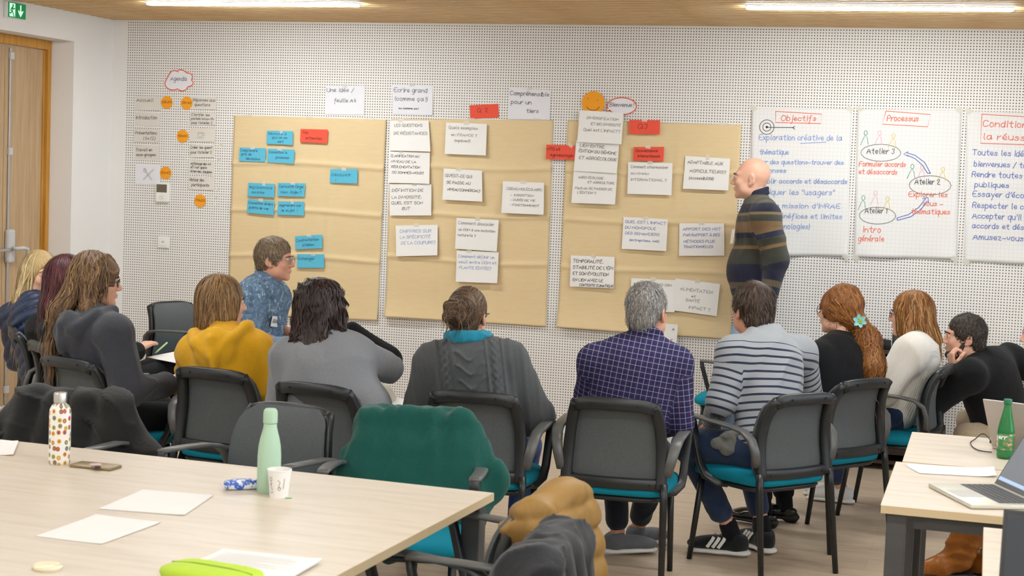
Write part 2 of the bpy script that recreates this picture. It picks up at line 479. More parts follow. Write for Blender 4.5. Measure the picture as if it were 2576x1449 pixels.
def write(lines, jit=.012):
    """lines: (text, x, y_baseline, cap_height, width or None) -> polylines"""
    out = []
    for it in lines:
        t, x, y, h = it[:4]; w = it[4] if len(it) > 4 else None
        pl, tw = stroke_lines(t)
        sx = (w / tw) if w else h * .8
        for ln in pl:
            jx, jy = random.uniform(-jit, jit) * h, random.uniform(-jit, jit) * h * 2
            out.append(chaikin([(x + a * sx + .09 * b * h + jx, y + b * h + jy + random.uniform(-.02, .02) * h) for a, b in ln]))
    return out
WALL = {
  'kraft1': [-5.167,2.061,-4.007,2.062,-4.023,0.674,-5.173,0.652],
  'kraft2': [-3.97,2.068,-2.818,2.092,-2.81,0.711,-3.968,0.706],
  'kraft3': [-2.718,2.093,-1.562,2.096,-1.564,0.709,-2.73,0.714],
  'b1': [-4.896,1.961,-4.696,1.962,-4.698,1.867,-4.898,1.868],
  'b2': [-5.105,1.836,-4.903,1.837,-4.904,1.74,-5.106,1.74],
  'b3': [-4.886,1.834,-4.682,1.835,-4.683,1.736,-4.889,1.739],
  'b4': [-4.407,1.708,-4.202,1.716,-4.201,1.616,-4.408,1.614],
  'b5': [-5.03,1.59,-4.826,1.589,-4.827,1.494,-5.033,1.494],
  'b6': [-4.8,1.598,-4.593,1.602,-4.596,1.509,-4.802,1.505],
  'b7': [-5.031,1.473,-4.824,1.469,-4.826,1.369,-5.035,1.378],
  'b8': [-4.796,1.468,-4.596,1.474,-4.594,1.377,-4.799,1.373],
  'b9': [-4.659,1.228,-4.452,1.25,-4.448,1.156,-4.652,1.136],
  'b10': [-4.639,1.105,-4.432,1.114,-4.429,1.019,-4.636,1.008],
  'vos': [-4.64,1.98,-4.434,1.982,-4.436,1.885,-4.641,1.888],
  'rule1': [-4.469,2.286,-4.18,2.292,-4.173,2.092,-4.462,2.088],
  'rule2': [-3.974,2.306,-3.68,2.306,-3.672,2.102,-3.967,2.101],
  'rule3': [-3.138,2.297,-2.845,2.291,-2.841,2.092,-3.137,2.091],
  'q2': [-3.41,2.176,-3.207,2.191,-3.2,2.098,-3.402,2.084],
  'a1': [-3.968,2.056,-3.693,2.064,-3.667,1.854,-3.971,1.851],
  'a2': [-3.974,1.845,-3.676,1.847,-3.668,1.635,-3.971,1.631],
  'a3': [-3.962,1.621,-3.657,1.633,-3.647,1.42,-3.951,1.406],
  'a4': [-3.567,2.055,-3.275,2.053,-3.272,1.841,-3.567,1.842],
  'a5': [-3.572,1.744,-3.298,1.738,-3.284,1.53,-3.57,1.531],
  'a6': [-3.147,1.673,-2.86,1.673,-2.851,1.46,-3.147,1.46],
  'a7': [-3.907,1.339,-3.601,1.359,-3.589,1.151,-3.892,1.128],
  'a8': [-3.467,1.412,-3.166,1.411,-3.17,1.198,-3.468,1.202],
  'a9': [-3.457,1.19,-3.158,1.194,-3.155,0.985,-3.453,0.978],
  'ntg': [-2.854,1.928,-2.658,1.928,-2.654,1.833,-2.854,1.831],
  'd1': [-2.633,2.162,-2.336,2.151,-2.339,1.945,-2.639,1.952],
  'd2': [-2.651,1.964,-2.358,1.949,-2.362,1.755,-2.656,1.76],
  'd3': [-2.658,1.76,-2.362,1.755,-2.365,1.55,-2.663,1.548],
  'q3': [-2.298,2.107,-2.092,2.11,-2.09,2.018,-2.295,2.014],
  'gouv': [-2.261,1.931,-2.058,1.938,-2.058,1.843,-2.259,1.842],
  'd4': [-2.292,1.831,-1.997,1.835,-1.992,1.626,-2.287,1.623],
  'd5': [-1.914,1.884,-1.623,1.876,-1.623,1.672,-1.919,1.671],
  'd6': [-2.307,1.471,-2.01,1.469,-2.011,1.26,-2.309,1.26],
  'd7': [-1.933,1.446,-1.642,1.46,-1.628,1.25,-1.925,1.234],
  'd8': [-2.654,1.199,-2.356,1.204,-2.35,0.996,-2.652,0.991],
  'd9': [-1.94,1.085,-1.647,1.065,-1.659,0.856,-1.955,0.876],
  'd10': [-2.237,1.07,-1.94,1.073,-1.937,0.863,-2.233,0.858],
  'd11': [-2.203,0.793,-1.907,0.786,-1.909,0.6,-2.205,0.6],
  'flip1': [-1.503,2.205,-0.873,2.216,-0.846,1.285,-1.474,1.258],
  'flip2': [-0.837,2.217,-0.206,2.225,-0.184,1.303,-0.81,1.282],
  'flip3': [-0.176,2.221,0.441,2.217,0.469,1.298,-0.136,1.291],
  'c1': [-5.96,2.175,-5.75,2.177,-5.75,2.08,-5.959,2.077],
  'c2': [-5.958,2.059,-5.752,2.063,-5.751,1.968,-5.957,1.966],
  'c3': [-5.964,1.946,-5.751,1.949,-5.752,1.852,-5.963,1.848],
  'c4': [-5.955,1.823,-5.753,1.829,-5.752,1.732,-5.953,1.727],
  'r1': [-5.519,2.187,-5.304,2.185,-5.303,2.099,-5.516,2.096],
  'r2': [-5.511,2.076,-5.304,2.076,-5.305,1.986,-5.52,1.983],
  'r3': [-5.507,1.962,-5.308,1.967,-5.308,1.87,-5.507,1.865],
  'r4': [-5.509,1.842,-5.312,1.848,-5.312,1.759,-5.518,1.751],
  'c5': [-5.946,1.684,-5.74,1.685,-5.74,1.546,-5.945,1.548],
  'r5': [-5.504,1.734,-5.313,1.734,-5.314,1.64,-5.51,1.64],
  'r6': [-5.51,1.619,-5.311,1.62,-5.313,1.525,-5.511,1.524],
  'thermo': [-5.761,1.559,-5.66,1.561,-5.66,1.426,-5.764,1.426],
  'switch': [-5.745,1.176,-5.654,1.178,-5.656,1.095,-5.746,1.094],
  'screen': [-5.752,1.553,-5.679,1.556,-5.68,1.501,-5.753,1.499],
  'smile': [-2.55,2.281,-2.478,2.215,-2.544,2.146,-2.617,2.212],
  'bubble': [-2.357,2.251,-2.257,2.198,-2.352,2.141,-2.451,2.194],
  'cloud': [-5.611,2.373,-5.496,2.302,-5.607,2.228,-5.721,2.297],
  't1030': [-5.7,2.14],
  't1340': [-5.541,2.139],
  't1500': [-5.568,1.902],
  't1245': [-5.697,1.634],
  't1730': [-5.415,1.446],
}
# flip text
# ============================================================ sheets and cards on the back wall
M_PEN = plain('black_marker_ink', '#3c3c40', .6, var=.1)
M_PENCIL = plain('grey_pen_ink', '#85837e', .7, var=.1)
M_BLUEP = plain('blue_marker_ink', '#5870b4', .6, var=.1)
M_BLUEL = plain('light_blue_marker_ink', '#7f9bd0', .6, var=.1)
M_REDP = plain('orange_red_marker_ink', '#e4694f', .6, var=.1)
M_GREENP = plain('green_marker_ink', '#4a9c78', .6, var=.1)
M_PINKP = plain('pink_marker_ink', '#e3a9bb', .6, var=.1)
M_YELP = plain('yellow_marker_ink', '#e5c45a', .6, var=.1)
M_NAVYP = plain('navy_pen_ink', '#2c4a66', .6, var=.1)
M_PAPER = plain('white_paper', '#efedea', .8, spec=.2, var=.02, vscale=12, bump=.05, bscale=60)
M_PAPERC = plain('cool_white_paper', '#e6e6ec', .8, spec=.2, var=.02, vscale=12)
M_CREAM = plain('cream_card', '#ddd8cf', .8, spec=.2, var=.02, vscale=12)
M_BLUEC = plain('sky_blue_card', '#5fb9d6', .75, spec=.2, var=.03)
M_REDC = plain('coral_red_card', '#ea5b47', .75, spec=.2, var=.03)
M_ORANGE = plain('orange_card', '#f2a32f', .75, spec=.2, var=.03)

def mat_kraft():
    t = NT('kraft_paper')
    v = t.coord(scale=(1, 1, 6)); n = t.noise(v, 9, 4)
    v2 = t.coord(); n2 = t.noise(v2, 2.2, 2)
    c = t.mix(n, hexc('#dcc395'), hexc('#e7d2a9'))
    t.color(t.mix(t.math('MULTIPLY', n2, .25), c, hexc('#d6ba88')))
    t.set(.62, 0, .3); t.bump(n, .12, .004)
    return t.m
M_KRAFT = mat_kraft()
def mat_flip():
    t = NT('flip_chart_paper')
    tc = t.n('ShaderNodeTexCoord'); sp = t.n('ShaderNodeSeparateXYZ'); t.l(tc.outputs['Object'], sp.inputs[0])
    g = None
    for s_ in (sp.outputs[0], sp.outputs[2]):
        fr_ = t.math('FRACT', t.math('ADD', t.math('DIVIDE', s_, .025), 500.5))
        ln = t.math('LESS_THAN', t.math('ABSOLUTE', t.math('SUBTRACT', fr_, .5)), .05)
        g = ln if g is None else t.math('MAXIMUM', g, ln)
    t.color(t.mix(t.math('MULTIPLY', g, .35), hexc('#e7e6e4'), hexc('#c4c6cc')))
    t.set(.75, 0, .25)
    return t.m
M_FLIP = mat_flip()
def mat_tape():
    t = NT('masking_tape'); t.color(hexc('#efe8d8')); t.set(.4, 0, .4); t.b.inputs['Alpha'].default_value = .55
    return t.m
M_TAPE = mat_tape()

class Sheet:
    """a hanging sheet: bilinear quad on the wall (x, z corners), bent by disp(u, v) towards the room"""
    def __init__(s, q, off, disp=None):
        s.q = np.array(q, float).reshape(4, 2); s.c = s.q.mean(0); s.off = off; s.disp = disp or (lambda u, v: 0.)
        s.w = (np.linalg.norm(s.q[1] - s.q[0]) + np.linalg.norm(s.q[2] - s.q[3])) / 2
        s.h = (np.linalg.norm(s.q[3] - s.q[0]) + np.linalg.norm(s.q[2] - s.q[1])) / 2
    def at(s, u, v, out=0.):
        p = (s.q[0] * (1-u) + s.q[1] * u) * (1-v) + (s.q[3] * (1-u) + s.q[2] * u) * v - s.c
        return (p[0], -(s.disp(u, v) + out), p[1])
    def build(s, name, mat, nu=4, nv=3, th=.0008, parent=None):
        V = [s.at(i / nu, j / nv, th) for j in range(nv + 1) for i in range(nu + 1)]
        n = len(V); V += [s.at(i / nu, j / nv, 0) for j in range(nv + 1) for i in range(nu + 1)]
        Fc = []; W = nu + 1
        for j in range(nv):
            for i in range(nu):
                a, b, c, d = j*W+i, j*W+i+1, (j+1)*W+i+1, (j+1)*W+i
                Fc.append((d, c, b, a)); Fc.append((n+a, n+b, n+c, n+d))
        rim = [i for i in range(W)] + [j*W+nu for j in range(1, nv+1)] + [nv*W+i for i in range(nu-1, -1, -1)] + [j*W for j in range(nv-1, 0, -1)]
        for a, b in zip(rim, rim[1:] + rim[:1]): Fc.append((a, b, n+b, n+a))
        o = mesh_obj(name, V, Fc, mat, parent, smooth=(nu > 6))
        o.location = (s.c[0], -s.off, s.c[1])
        s.o = o
        return o
    def ink(s, polylines, pen, w=.0022, name='handwriting', sub=0):
        """polylines in metres from the top left corner (y negative downwards)"""
        pts, f = ribbon(polylines, w)
        V = [s.at(x / s.w, -y / s.h, .0022 + .0004 * sub) for x, y in pts]
        return tag(mesh_obj(name, V, f, pen, s.o), kind='stuff')
    def text(s, lines, pen, w=.0022, sub=0):
        L = [(t, fx * s.w, -fy * s.h, h) + ((fw * s.w,) if fw else ()) for t, fx, fy, h, fw in lines]
        return s.ink(write(L), pen, w, sub=sub)
    def tape(s, u, v, w=.035, h=.02, rot=0.):
        c = Vector(s.at(u, v, .003)); m_ = Matrix.Rotation(rot, 3, 'Y')
        V = [c + m_ @ Vector(p) for p in ((-w/2, 0, -h/2), (w/2, 0, -h/2), (w/2, -.0002, h/2), (-w/2, -.0002, h/2))]
        mesh_obj('tape', V, [(0, 1, 2, 3)], M_TAPE, s.o)

def crease(seed):
    r = random.Random(seed); ph = [r.uniform(0, 6) for _ in range(6)]
    def d(u, v):
        z = .004 + .0022 * math.sin(3 * u + ph[0] + 2 * v) + .0016 * math.sin(11 * u + 7 * v + ph[1])
        for k in (.235, .47, .70):
            t_ = abs(v - k - .008 * math.sin(5 * u + ph[2])) / .010
            z += .0125 * math.exp(-t_ * t_)
        for k in (.33, .655):
            t_ = abs(u - k) / .011
            z += .005 * math.exp(-t_ * t_)
        z += .034 * max(0, (v - .86) / .14) ** 2 * (.7 + .3 * math.sin(4 * u + ph[3]))
        return z
    return d
KR = {}
for i, (k, lab) in enumerate((('kraft1', 'large brown kraft paper sheet covered with small blue cards'), ('kraft2', 'large brown kraft paper sheet under the red Q2 card'), ('kraft3', 'large brown kraft paper sheet under the red Q3 card'))):
    sh = Sheet(WALL[k], .002, crease(i)); o = sh.build('kraft_paper_sheet', M_KRAFT, 60, 110)
    tag(o, lab, 'paper sheet', 'kraft sheets on the wall'); KR[k] = sh
    for u in (.1, .5, .9): sh.tape(u, .0, .05, .02)

def curl(seed, amt=.006):
    r = random.Random(seed); a, b = r.uniform(.2, 1), r.uniform(-.4, .8)
    return lambda u, v: amt * (a * v * v + max(0, b) * u * u * v)
OFF = .0235
CNT = 0
def card(key, label, mat, lines, pen, w=.0022, off=OFF, cat='card', name='card', group=None, tape=None, amt=.006, extra=None):
    global CNT; CNT += 1
    sh = Sheet(WALL[key], off, curl(key, amt)); o = sh.build(name, mat)
    tag(o, label, cat, group)
    if lines: sh.text(lines, pen, w)
    if tape:
        for u, rot in tape: sh.tape(u, 0., .035, .022, rot)
    return sh

GB = 'blue cards on the kraft sheet'
def bc(key, words, lines, tape):
    card(key, 'sky blue card reading ' + words, M_BLUEC, lines, M_NAVYP, .0022, cat='card', name='blue_card', group=GB, tape=tape, amt=.003)
bc('b1', 'Découvrir à quoi on se sert', [('Découvrir à', .05, .3, .017, .72), ('quoi on se', .2, .58, .017, .6), ('sert', .42, .88, .017, .25)], [(.55, 1.5)])
bc('b2', 'Comprendre prix de décisions', [('Comprendre', .04, .28, .017, .66), ('prix de', .08, .56, .017, .4), ('décisions', .26, .88, .017, .56)], [(.5, 0)])
bc('b3', 'Connaitre le processus', [('Connaitre le', .05, .32, .017, .7), ('processus', .32, .68, .017, .5)], [(.45, .2)])
bc('b4', 'Découvrir', [('Découvrir', .06, .5, .02, .72), ('!', .2, .86, .014, .03)], [(.5, 0)])
bc('b5', 'Implications sociales', [('Implications', .04, .4, .019, .9), ('sociales', .14, .76, .018, .5)], [(.6, 1.6)])
bc('b6', 'Curiosité Orga', [('Curiosité Orga', .04, .36, .019, .92), ('Nouv. Enjeu ?', .12, .78, .019, .78)], [(.55, 0)])
bc('b7', 'Connaitre divers points de vue', [('Connaitre divers', .04, .32, .016, .92), ('points de vue', .08, .66, .017, .72)], [(.5, 0)])
bc('b8', 'Apprendre sur le sujet', [('Apprendre sur', .06, .36, .017, .84), ('le sujet !', .14, .74, .017, .62)], [(.55, 1.5)])
bc('b9', "Confrontation d'idées", [('Confrontation', .04, .42, .018, .84), ("d'idées", .26, .78, .018, .46)], [(.52, 0)])
bc('b10', 'Echanger', [('Echanger', .04, .42, .02, .62)], [(.6, 0)])
def rc(key, label, lines, tape=None, off=OFF, pen=None):
    card(key, label, M_REDC, lines, pen or plain('dark_red_ink', '#6e2a24', .6), .0026, off, 'card', 'red_card', None, tape, .003)
rc('vos', 'coral red card reading Vos attentes beside the blue cards', [('Vos', .08, .36, .02, .22), ('attentes', .2, .76, .018, .62)])
rc('q2', 'coral red card reading Q 2', [('Q 2', .25, .55, .026, .42)], None, .002)
rc('q3', 'coral red card reading Q3', [('Q3', .28, .6, .03, .36)], [(.5, 0)])
rc('ntg', 'coral red card reading NTG et Agroécologie across two kraft sheets', [('NTG et', .04, .4, .02, .46), ('Agroécologie', .14, .8, .019, .82)], [(.85, .7)])
rc('gouv', 'coral red card reading Gouvernance internationale', [('Gouvernance', .08, .36, .018, .74), ('internationale', .14, .74, .018, .76)], [(.48, .1)])

GA = 'handwritten A4 question sheets'
def a4(key, words, lines, pen=M_PEN, tape=((.5, 0.),), off=OFF, w=.0024, mat=M_PAPER, amt=.012):
    return card(key, 'white A4 sheet reading ' + words, mat, lines, pen, w, off, 'paper', 'paper_sheet', GA, tape, amt)
H = .019
a4('a1', 'Les questions de résistances', [('LES QUESTIONS', .1, .2, H, .74), ('DE RÉSISTANCES', .1, .46, H, .86)], tape=[(.25, 0)])
a4('a2', 'Clarification au niveau de la réglementation', [('CLARIFICATION AU', .05, .17, .016, .7), ('NIVEAU DE LA', .06, .35, .016, .62), ('RÉGLEMENTATION', .07, .52, .016, .7), ('OÙ SOMMES-NOUS?', .09, .7, .016, .78)], tape=[(.3, 0)])
a4('a3', 'Définition de la diversité', [('DÉFINITION DE', .06, .24, H, .76), ('LA DIVERSITÉ:', .05, .46, H, .72), ('QUEL EST SON', .04, .64, H, .76), ('BUT', .3, .82, H, .2)], tape=[(.6, 0)])
a4('a4', 'Quels exemples en France', [('Quels exemples', .07, .2, .02, .72), ('en FRANCE ?', .14, .42, .017, .64), ('(espèces?)', .22, .6, .017, .4)], M_PENCIL)
a4('a5', 'Qu\'est-ce qui se passe au niveau commercial', [("QU'EST-CE QUI", .05, .26, H, .7), ('SE PASSE AU', .09, .48, H, .62), ('NIVEAU COMMERCIAL?', .12, .7, .017, .84)], tape=[(.4, 0)])
a4('a6', 'Ciseau moléculaire', [('CISEAU MOLÉCULAIRE:', .1, .26, .016, .86), ('- INSERTION', .2, .45, .013, .56), ('- DURÉE DE VIE', .2, .6, .013, .6), ('- FONCTIONNEMENT', .2, .76, .013, .7)], M_PENCIL)
a4('a7', 'Chiffres sur la spécificité de la coupure in blue ink', [('CHIFFRES SUR', .1, .24, .02, .76), ('LA SPÉCIFICITÉ', .1, .43, .02, .74), ('DE LA COUPURE?', .12, .62, .02, .84)], M_BLUEL)
a4('a8', 'Comment dissocier un OGM', [('Comment dissocier', .05, .2, .02, .86), ('un OGM à une mutation', .06, .4, .015, .88), ('naturelle ?', .05, .58, .016, .44)], M_PENCIL)
a4('a9', 'Comment définir un seuil in blue ink', [('Comment définir un', .04, .22, .019, .88), ('seuil entre OGM et', .05, .4, .019, .92), ('PLANTE ÉDITÉE?', .07, .58, .018, .78)], M_BLUEL, tape=[(.3, 0)])
a4('d2', 'Lien entre édition du génome et agroécologie', [('LIEN ENTRE', .1, .2, H, .58), ('ÉDITION DU GÉNOME', .08, .38, H, .88), ('ET AGROÉCOLOGIE', .1, .6, H, .88)], tape=[])
sh = a4('d3', 'Agro écologie et agriculture', [('AGRO ÉCOLOGIE', .12, .22, .014, .58), ('ET AGRICULTURE', .34, .36, .014, .62), ('Peut-on SE PASSER DE', .06, .56, .015, .86), ("L'ÉDITION ?", .12, .7, .015, .44)], M_PENCIL, tape=[], off=.026)
a4('d1', 'Diversification et bio diversité', [('DIVERSIFICATION', .18, .26, .016, .72), ('ET BIO DIVERSITÉ', .28, .44, .016, .68), ("Quel est L'IMPACT?", .12, .64, .018, .84)], M_PENCIL, tape=[], off=.031)
a4('d4', "Comment s'harmoniser au niveau international", [("Comment s'harmoniser", .06, .18, .017, .86), ('au niveau', .06, .38, .015, .42), ('INTERNATIONAL ?', .07, .58, .016, .82)], M_PENCIL)
a4('d5', 'Adaptable aux agriculteurs', [('ADAPTABLE AUX', .06, .22, H, .8), ('AGRICULTEURS?', .12, .48, H, .82), ('(Accessibilité)', .11, .7, H, .56)], tape=[(.5, 1.5)])
a4('d6', "Quel est l'impact du monopole des semanciers in blue ink", [("QUEL EST L'IMPACT", .04, .18, .017, .93), ('DU MONOPOLE', .05, .36, .017, .7), ('DES SEMANCIERS', .06, .54, .017, .78), ('(entreprises, web)', .16, .74, .015, .68)], M_BLUEP)
a4('d7', 'Apport des NGT par rapport à des méthodes in blue ink', [('APPORT DES NGT', .08, .22, .017, .86), ('PAR RAPPORT À DES', .09, .4, .017, .82), ('MÉTHODES PLUS', .1, .6, .017, .7), ('TRADITIONNELLES', .1, .76, .016, .66)], M_BLUEP)
a4('d8', 'Temporalité stabilité et son évolution', [('TEMPORALITÉ.', .05, .22, .021, .7), ("STABILITÉ DE L'ÉPI", .06, .42, .02, .92), ('ET SON ÉVOLUTION', .06, .62, .02, .82), ('EN LIEN AVEC LE', .06, .82, .019, .7), ('CONTEXTE CLIMATIQUE', .22, .97, .016, .78)], tape=[(.52, .5)], w=.0028)
a4('d10', 'hidden behind the grey-haired head', [('IMPORTANCE DES OGM', .06, .2, .015, .86)], M_PENCIL)
a4('d9', 'Alimentation et santé impact', [('ALIMENTATION', .13, .34, .02, .74), ('et', .4, .52, .015, .1), ('SANTÉ', .28, .66, .018, .32), ('IMPACT ?', .36, .88, .019, .5)], M_PENCIL, off=.029)
a4('d11', 'A E R at its edge, hanging below the kraft sheet', [('A', .88, .22, .018, .06), ('E', .86, .62, .018, .05), ('R', .86, .86, .018, .05)], off=.052, tape=[])
GRU = 'A4 rule sheets above the kraft paper'
def rule(key, words, lines):
    card(key, 'white A4 sheet above the kraft paper reading ' + words, M_PAPERC, lines, M_PEN, .003, .002, 'paper', 'paper_sheet', GRU, [(.5, 0)], .004)
rule('rule1', 'Une idée / feuille A4', [('Une idée /', .03, .22, .028, .72), ('feuille A4', .22, .58, .026, .58)])
rule('rule2', 'Ecrire grand comme ça', [('Ecrire grand', .04, .26, .03, .84), ('(comme ça!)', .05, .54, .027, .84), ('ou comme ça!', .16, .82, .011, .5)])
rule('rule3', 'Compréhensible pour un tiers', [('Compréhensible', .04, .22, .027, .94), ('pour un', .07, .5, .025, .5), ('tiers', .44, .78, .026, .3)])

# agenda
GG = 'cream agenda cards'
def ag(key, label, lines, mat=M_CREAM, extra=None):
    sh = card(key, label, mat, lines, M_PEN, .0026, .002, 'card', 'agenda_card', GG, None, .003)
    return sh
ag('c1', 'cream agenda card reading Accueil', [('Accueil', .06, .36, .024, .68)])
ag('c2', 'cream agenda card reading Introduction', [('Introduction', .04, .48, .024, .86)])
ag('c3', 'cream agenda card reading Présentations (1)+(2)', [('Présentations', .06, .42, .022, .84), ('(1)+(2)', .36, .82, .022, .5)])
ag('c4', 'cream agenda card reading Travail en sous-groupes', [('Travail en', .05, .42, .021, .68), ('sous-groupes', .07, .78, .02, .8)])
ag('r1', 'cream agenda card reading Réponses aux questions', [('Réponses aux', .12, .36, .02, .84), ('questions', .18, .74, .02, .6)])
ag('r2', "cream agenda card reading Clarifier les pistes", [('Clarifier les', .06, .28, .017, .7), ('pistes/sous-th', .06, .58, .017, .86), ("pour l'atelier 2", .09, .9, .017, .8)])
sh = ag('r3', 'cream agenda card with a drawn coffee cup', None)
circ = lambda cx, cy, rx, ry, a0=0, a1=2 * math.pi, n=20: [(cx + rx * math.cos(a0 + (a1 - a0) * i / n), cy + ry * math.sin(a0 + (a1 - a0) * i / n)) for i in range(n + 1)]
sh.ink([circ(.08, -.035, .02, .005), circ(.08, -.038, .02, .026, math.pi, 2 * math.pi), circ(.103, -.045, .011, .01, -1.9, 1.9), [(.05, -.065), (.062, -.072), (.098, -.072), (.112, -.064)]], M_PENCIL, .0022, 'cup_drawing')
ag('r4', "cream agenda card reading Créer les questions pour l'atelier 2", [('Créer les quest', .04, .3, .018, .88), ("pour l'atelier 2", .07, .68, .018, .84)])
ag('r5', 'cream agenda card reading Affichage des A4', [('Affichage des A4', .04, .34, .017, .84), ('et voir quels', .05, .62, .017, .68), ('intervien. équipes', .06, .92, .015, .88)])
ag('r6', 'cream agenda card reading Retour des participants', [('Retour des', .04, .36, .02, .58), ('participants', .12, .74, .02, .72)])
sh = ag('c5', 'white agenda sheet with a drawn crossed fork and knife', None, M_PAPERC)
sh.ink([[(.07, -.1), (.145, -.028)], [(.075, -.105), (.15, -.033)], [(.145, -.028), (.152, -.026), (.15, -.033)], [(.07, -.1), (.068, -.106), (.075, -.105)], [(.135, -.108), (.085, -.05)], [(.142, -.102), (.093, -.044)], circ(.08, -.037, .011, .014), [(.074, -.03), (.082, -.042)], [(.078, -.026), (.087, -.04)]], M_PENCIL, .0022, 'cutlery_drawing')

def disc(key, r, label, words, mat=M_ORANGE, off=.004, name='time_disc', group='orange agenda time discs'):
    x, z = WALL[key]
    o = MB().prism([(r * math.cos(a), r * math.sin(a)) for a in np.linspace(0, 2 * math.pi, 33)[:-1]], -.001, 0, 1).build(name, mat)
    o.location = (x, -off, z); tag(o, label, 'disc', group)
    if words:
        pl = write([(words, -r * .86, -.006, .017, r * 1.75)])
        v, f = ribbon(pl, .003)
        tag(mesh_obj('handwriting', [(a, -.0018, b) for a, b in v], f, plain('brown_ink', '#8a5414', .6), o), kind='stuff')
    return o
for k, w_ in (('t1030', '10h30'), ('t1340', '13h40'), ('t1500', '15h00'), ('t1245', '12h45'), ('t1730', '17h30')):
    disc(k, .0465, 'orange paper disc reading ' + w_, w_)
# smiley, bubble, cloud
q = WALL['smile']; WALL['smc'] = [(q[2] + q[6]) / 2, (q[1] + q[5]) / 2 - .002]
o = disc('smc', .078, 'orange paper smiley face above the kraft sheets', None, off=.012, name='smiley_disc', group=None)
v, f = ribbon([circ(0, -.012, .045, .036, math.pi * 1.12, math.pi * 1.88), [(-.037, .028), (-.034, .028)], [(.027, .019), (.03, .019)]], .0045)
tag(mesh_obj('face_drawing', [(a, -.0018, b) for a, b in v], f, plain('brown_ink', '#8a5414', .6), o), kind='stuff')
def outline_card(key, poly, label, words, name, off, tw, th):
    q = WALL[key]; cx, cz = (q[2] + q[6]) / 2, (q[1] + q[5]) / 2; rx, rz = (q[2] - q[6]) / 2, (q[1] - q[5]) / 2
    P = [(a * rx, b * rz) for a, b in poly]
    o = MB().prism(P, -.001, 0, 1).build(name, M_PAPERC); o.location = (cx, -off, cz); tag(o, label, 'card')
    v, f = ribbon([P + P[:1]], .0075); mesh_obj('red_outline', [(a, -.0018, b) for a, b in v], f, M_REDP, o)
    v, f = ribbon(write([(words, -tw / 2, -.004, th, tw)]), .003); tag(mesh_obj('handwriting', [(a, -.002, b) for a, b in v], f, M_PEN, o), kind='stuff')
cl = []
for cx, cy, r, a0, a1 in ((.62, .35, .34, 1.75, -.35), (.72, -.25, .3, .95, -1.5), (.25, -.62, .38, -.1, -2.6), (-.4, -.35, .58, -1.1, -3.6), (-.32, .55, .34, 2.7, .7), (.14, .62, .36, 2.3, .6)):
    cl.append((cx, cy, r, a0, a1))
order = [4, 5, 0, 1, 2, 3]; pts = []
for k in order:
    cx, cy, r, a0, a1 = cl[k]
    pts += [(cx + r * math.cos(a0 + (a1 - a0) * i / 7), cy + r * 1.1 * math.sin(a0 + (a1 - a0) * i / 7)) for i in range(8)]
outline_card('cloud', pts, 'white cloud-shaped card with a red outline reading Agenda', 'Agenda', 'cloud_card', .003, .135, .03)
bub = [(math.cos(a), math.sin(a)) for a in np.linspace(-2.55, 3.45, 34)] + [(-1.08, -.42), (-1.02, -.62)]
outline_card('bubble', bub, 'white speech bubble card with a red outline reading Bienvenue', 'Bienvenue!', 'bubble_card', .008, .165, .026)

# thermostat and switch
def quad_box(key, th, name, mat, label, cat):
    q = WALL[key]; x0, x1, z0, z1 = (q[0] + q[6]) / 2, (q[2] + q[4]) / 2, (q[5] + q[7]) / 2, (q[1] + q[3]) / 2
    o = empty(name, ((x0 + x1) / 2, -.001, (z0 + z1) / 2), 0, label, cat)
    w, h = (x1 - x0) / 2, (z1 - z0) / 2
    MB().box((-w, -th, -h), (w, 0, h), .004).build('housing', mat, o)
    return o, w, h
o, w, h = quad_box('thermo', .022, 'thermostat', M_WHITEPL, 'white wall thermostat with a dark display below the agenda', 'thermostat')
M_LCD = plain('grey_lcd_display', '#6b6355', .25, spec=.5)
MB().box((-w + .006, -.0235, h - .008 - .058), (w - .014, -.0225, h - .008)).build('display', M_LCD, o)
MB().lathe([(.002, 0), (.017, 0), (.019, .002), (.017, .003)], 20).build('round_button', plain('pale_button', '#e2e0dc', .5), o).matrix_local = Matrix.Translation((-.005, -.0225, -.035)) @ Matrix.Rotation(math.radians(90), 4, 'X')
o, w, h = quad_box('switch', .012, 'wall_switch', M_WHITEPL, 'small white wall switch below the thermostat', 'switch')
MB().box((-.026, -.016, -.026), (.026, -.0125, .026), .003).build('rocker', M_WHITEPL, o)
MB().box((-.01, -.017, -.005), (.012, -.0163, .009)).build('indicator', M_GREYPL, o)

# leftover tape scraps on the wall
M_SCRAP = plain('old_tape', '#d9d3b4', .6, var=.2)
for i, (a, b) in enumerate(((560, 358), (577, 360), (557, 390), (573, 398), (551, 421), (573, 424), (557, 440), (570, 450), (555, 462), (571, 470), (557, 486), (568, 492), (563, 506))):
    # positions measured on the wall plane
    x = -5.345 + (a - 551) * .00313; z = 1.855 - (b - 358) * .00287
    r = random.uniform(-.8, .8); s = random.uniform(.6, 1.2)
    m_ = Matrix.Rotation(r, 3, 'Y')
    V = [m_ @ Vector((p[0] * s, -.0006, p[1] * s)) for p in ((-.011, -.007), (.01, -.009), (.012, .008), (-.008, .007))] + [m_ @ Vector((p[0] * s, 0, p[1] * s)) for p in ((-.011, -.007), (.01, -.009), (.012, .008), (-.008, .007))]
    o = mesh_obj('tape_scrap', V, [(0, 1, 2, 3), (0, 4, 5, 1), (1, 5, 6, 2), (2, 6, 7, 3), (3, 7, 4, 0)], M_SCRAP)
    o.location = (x, -.001, z); tag(o, 'small scrap of old tape on the perforated wall left of the kraft paper', 'tape', 'old tape scraps')

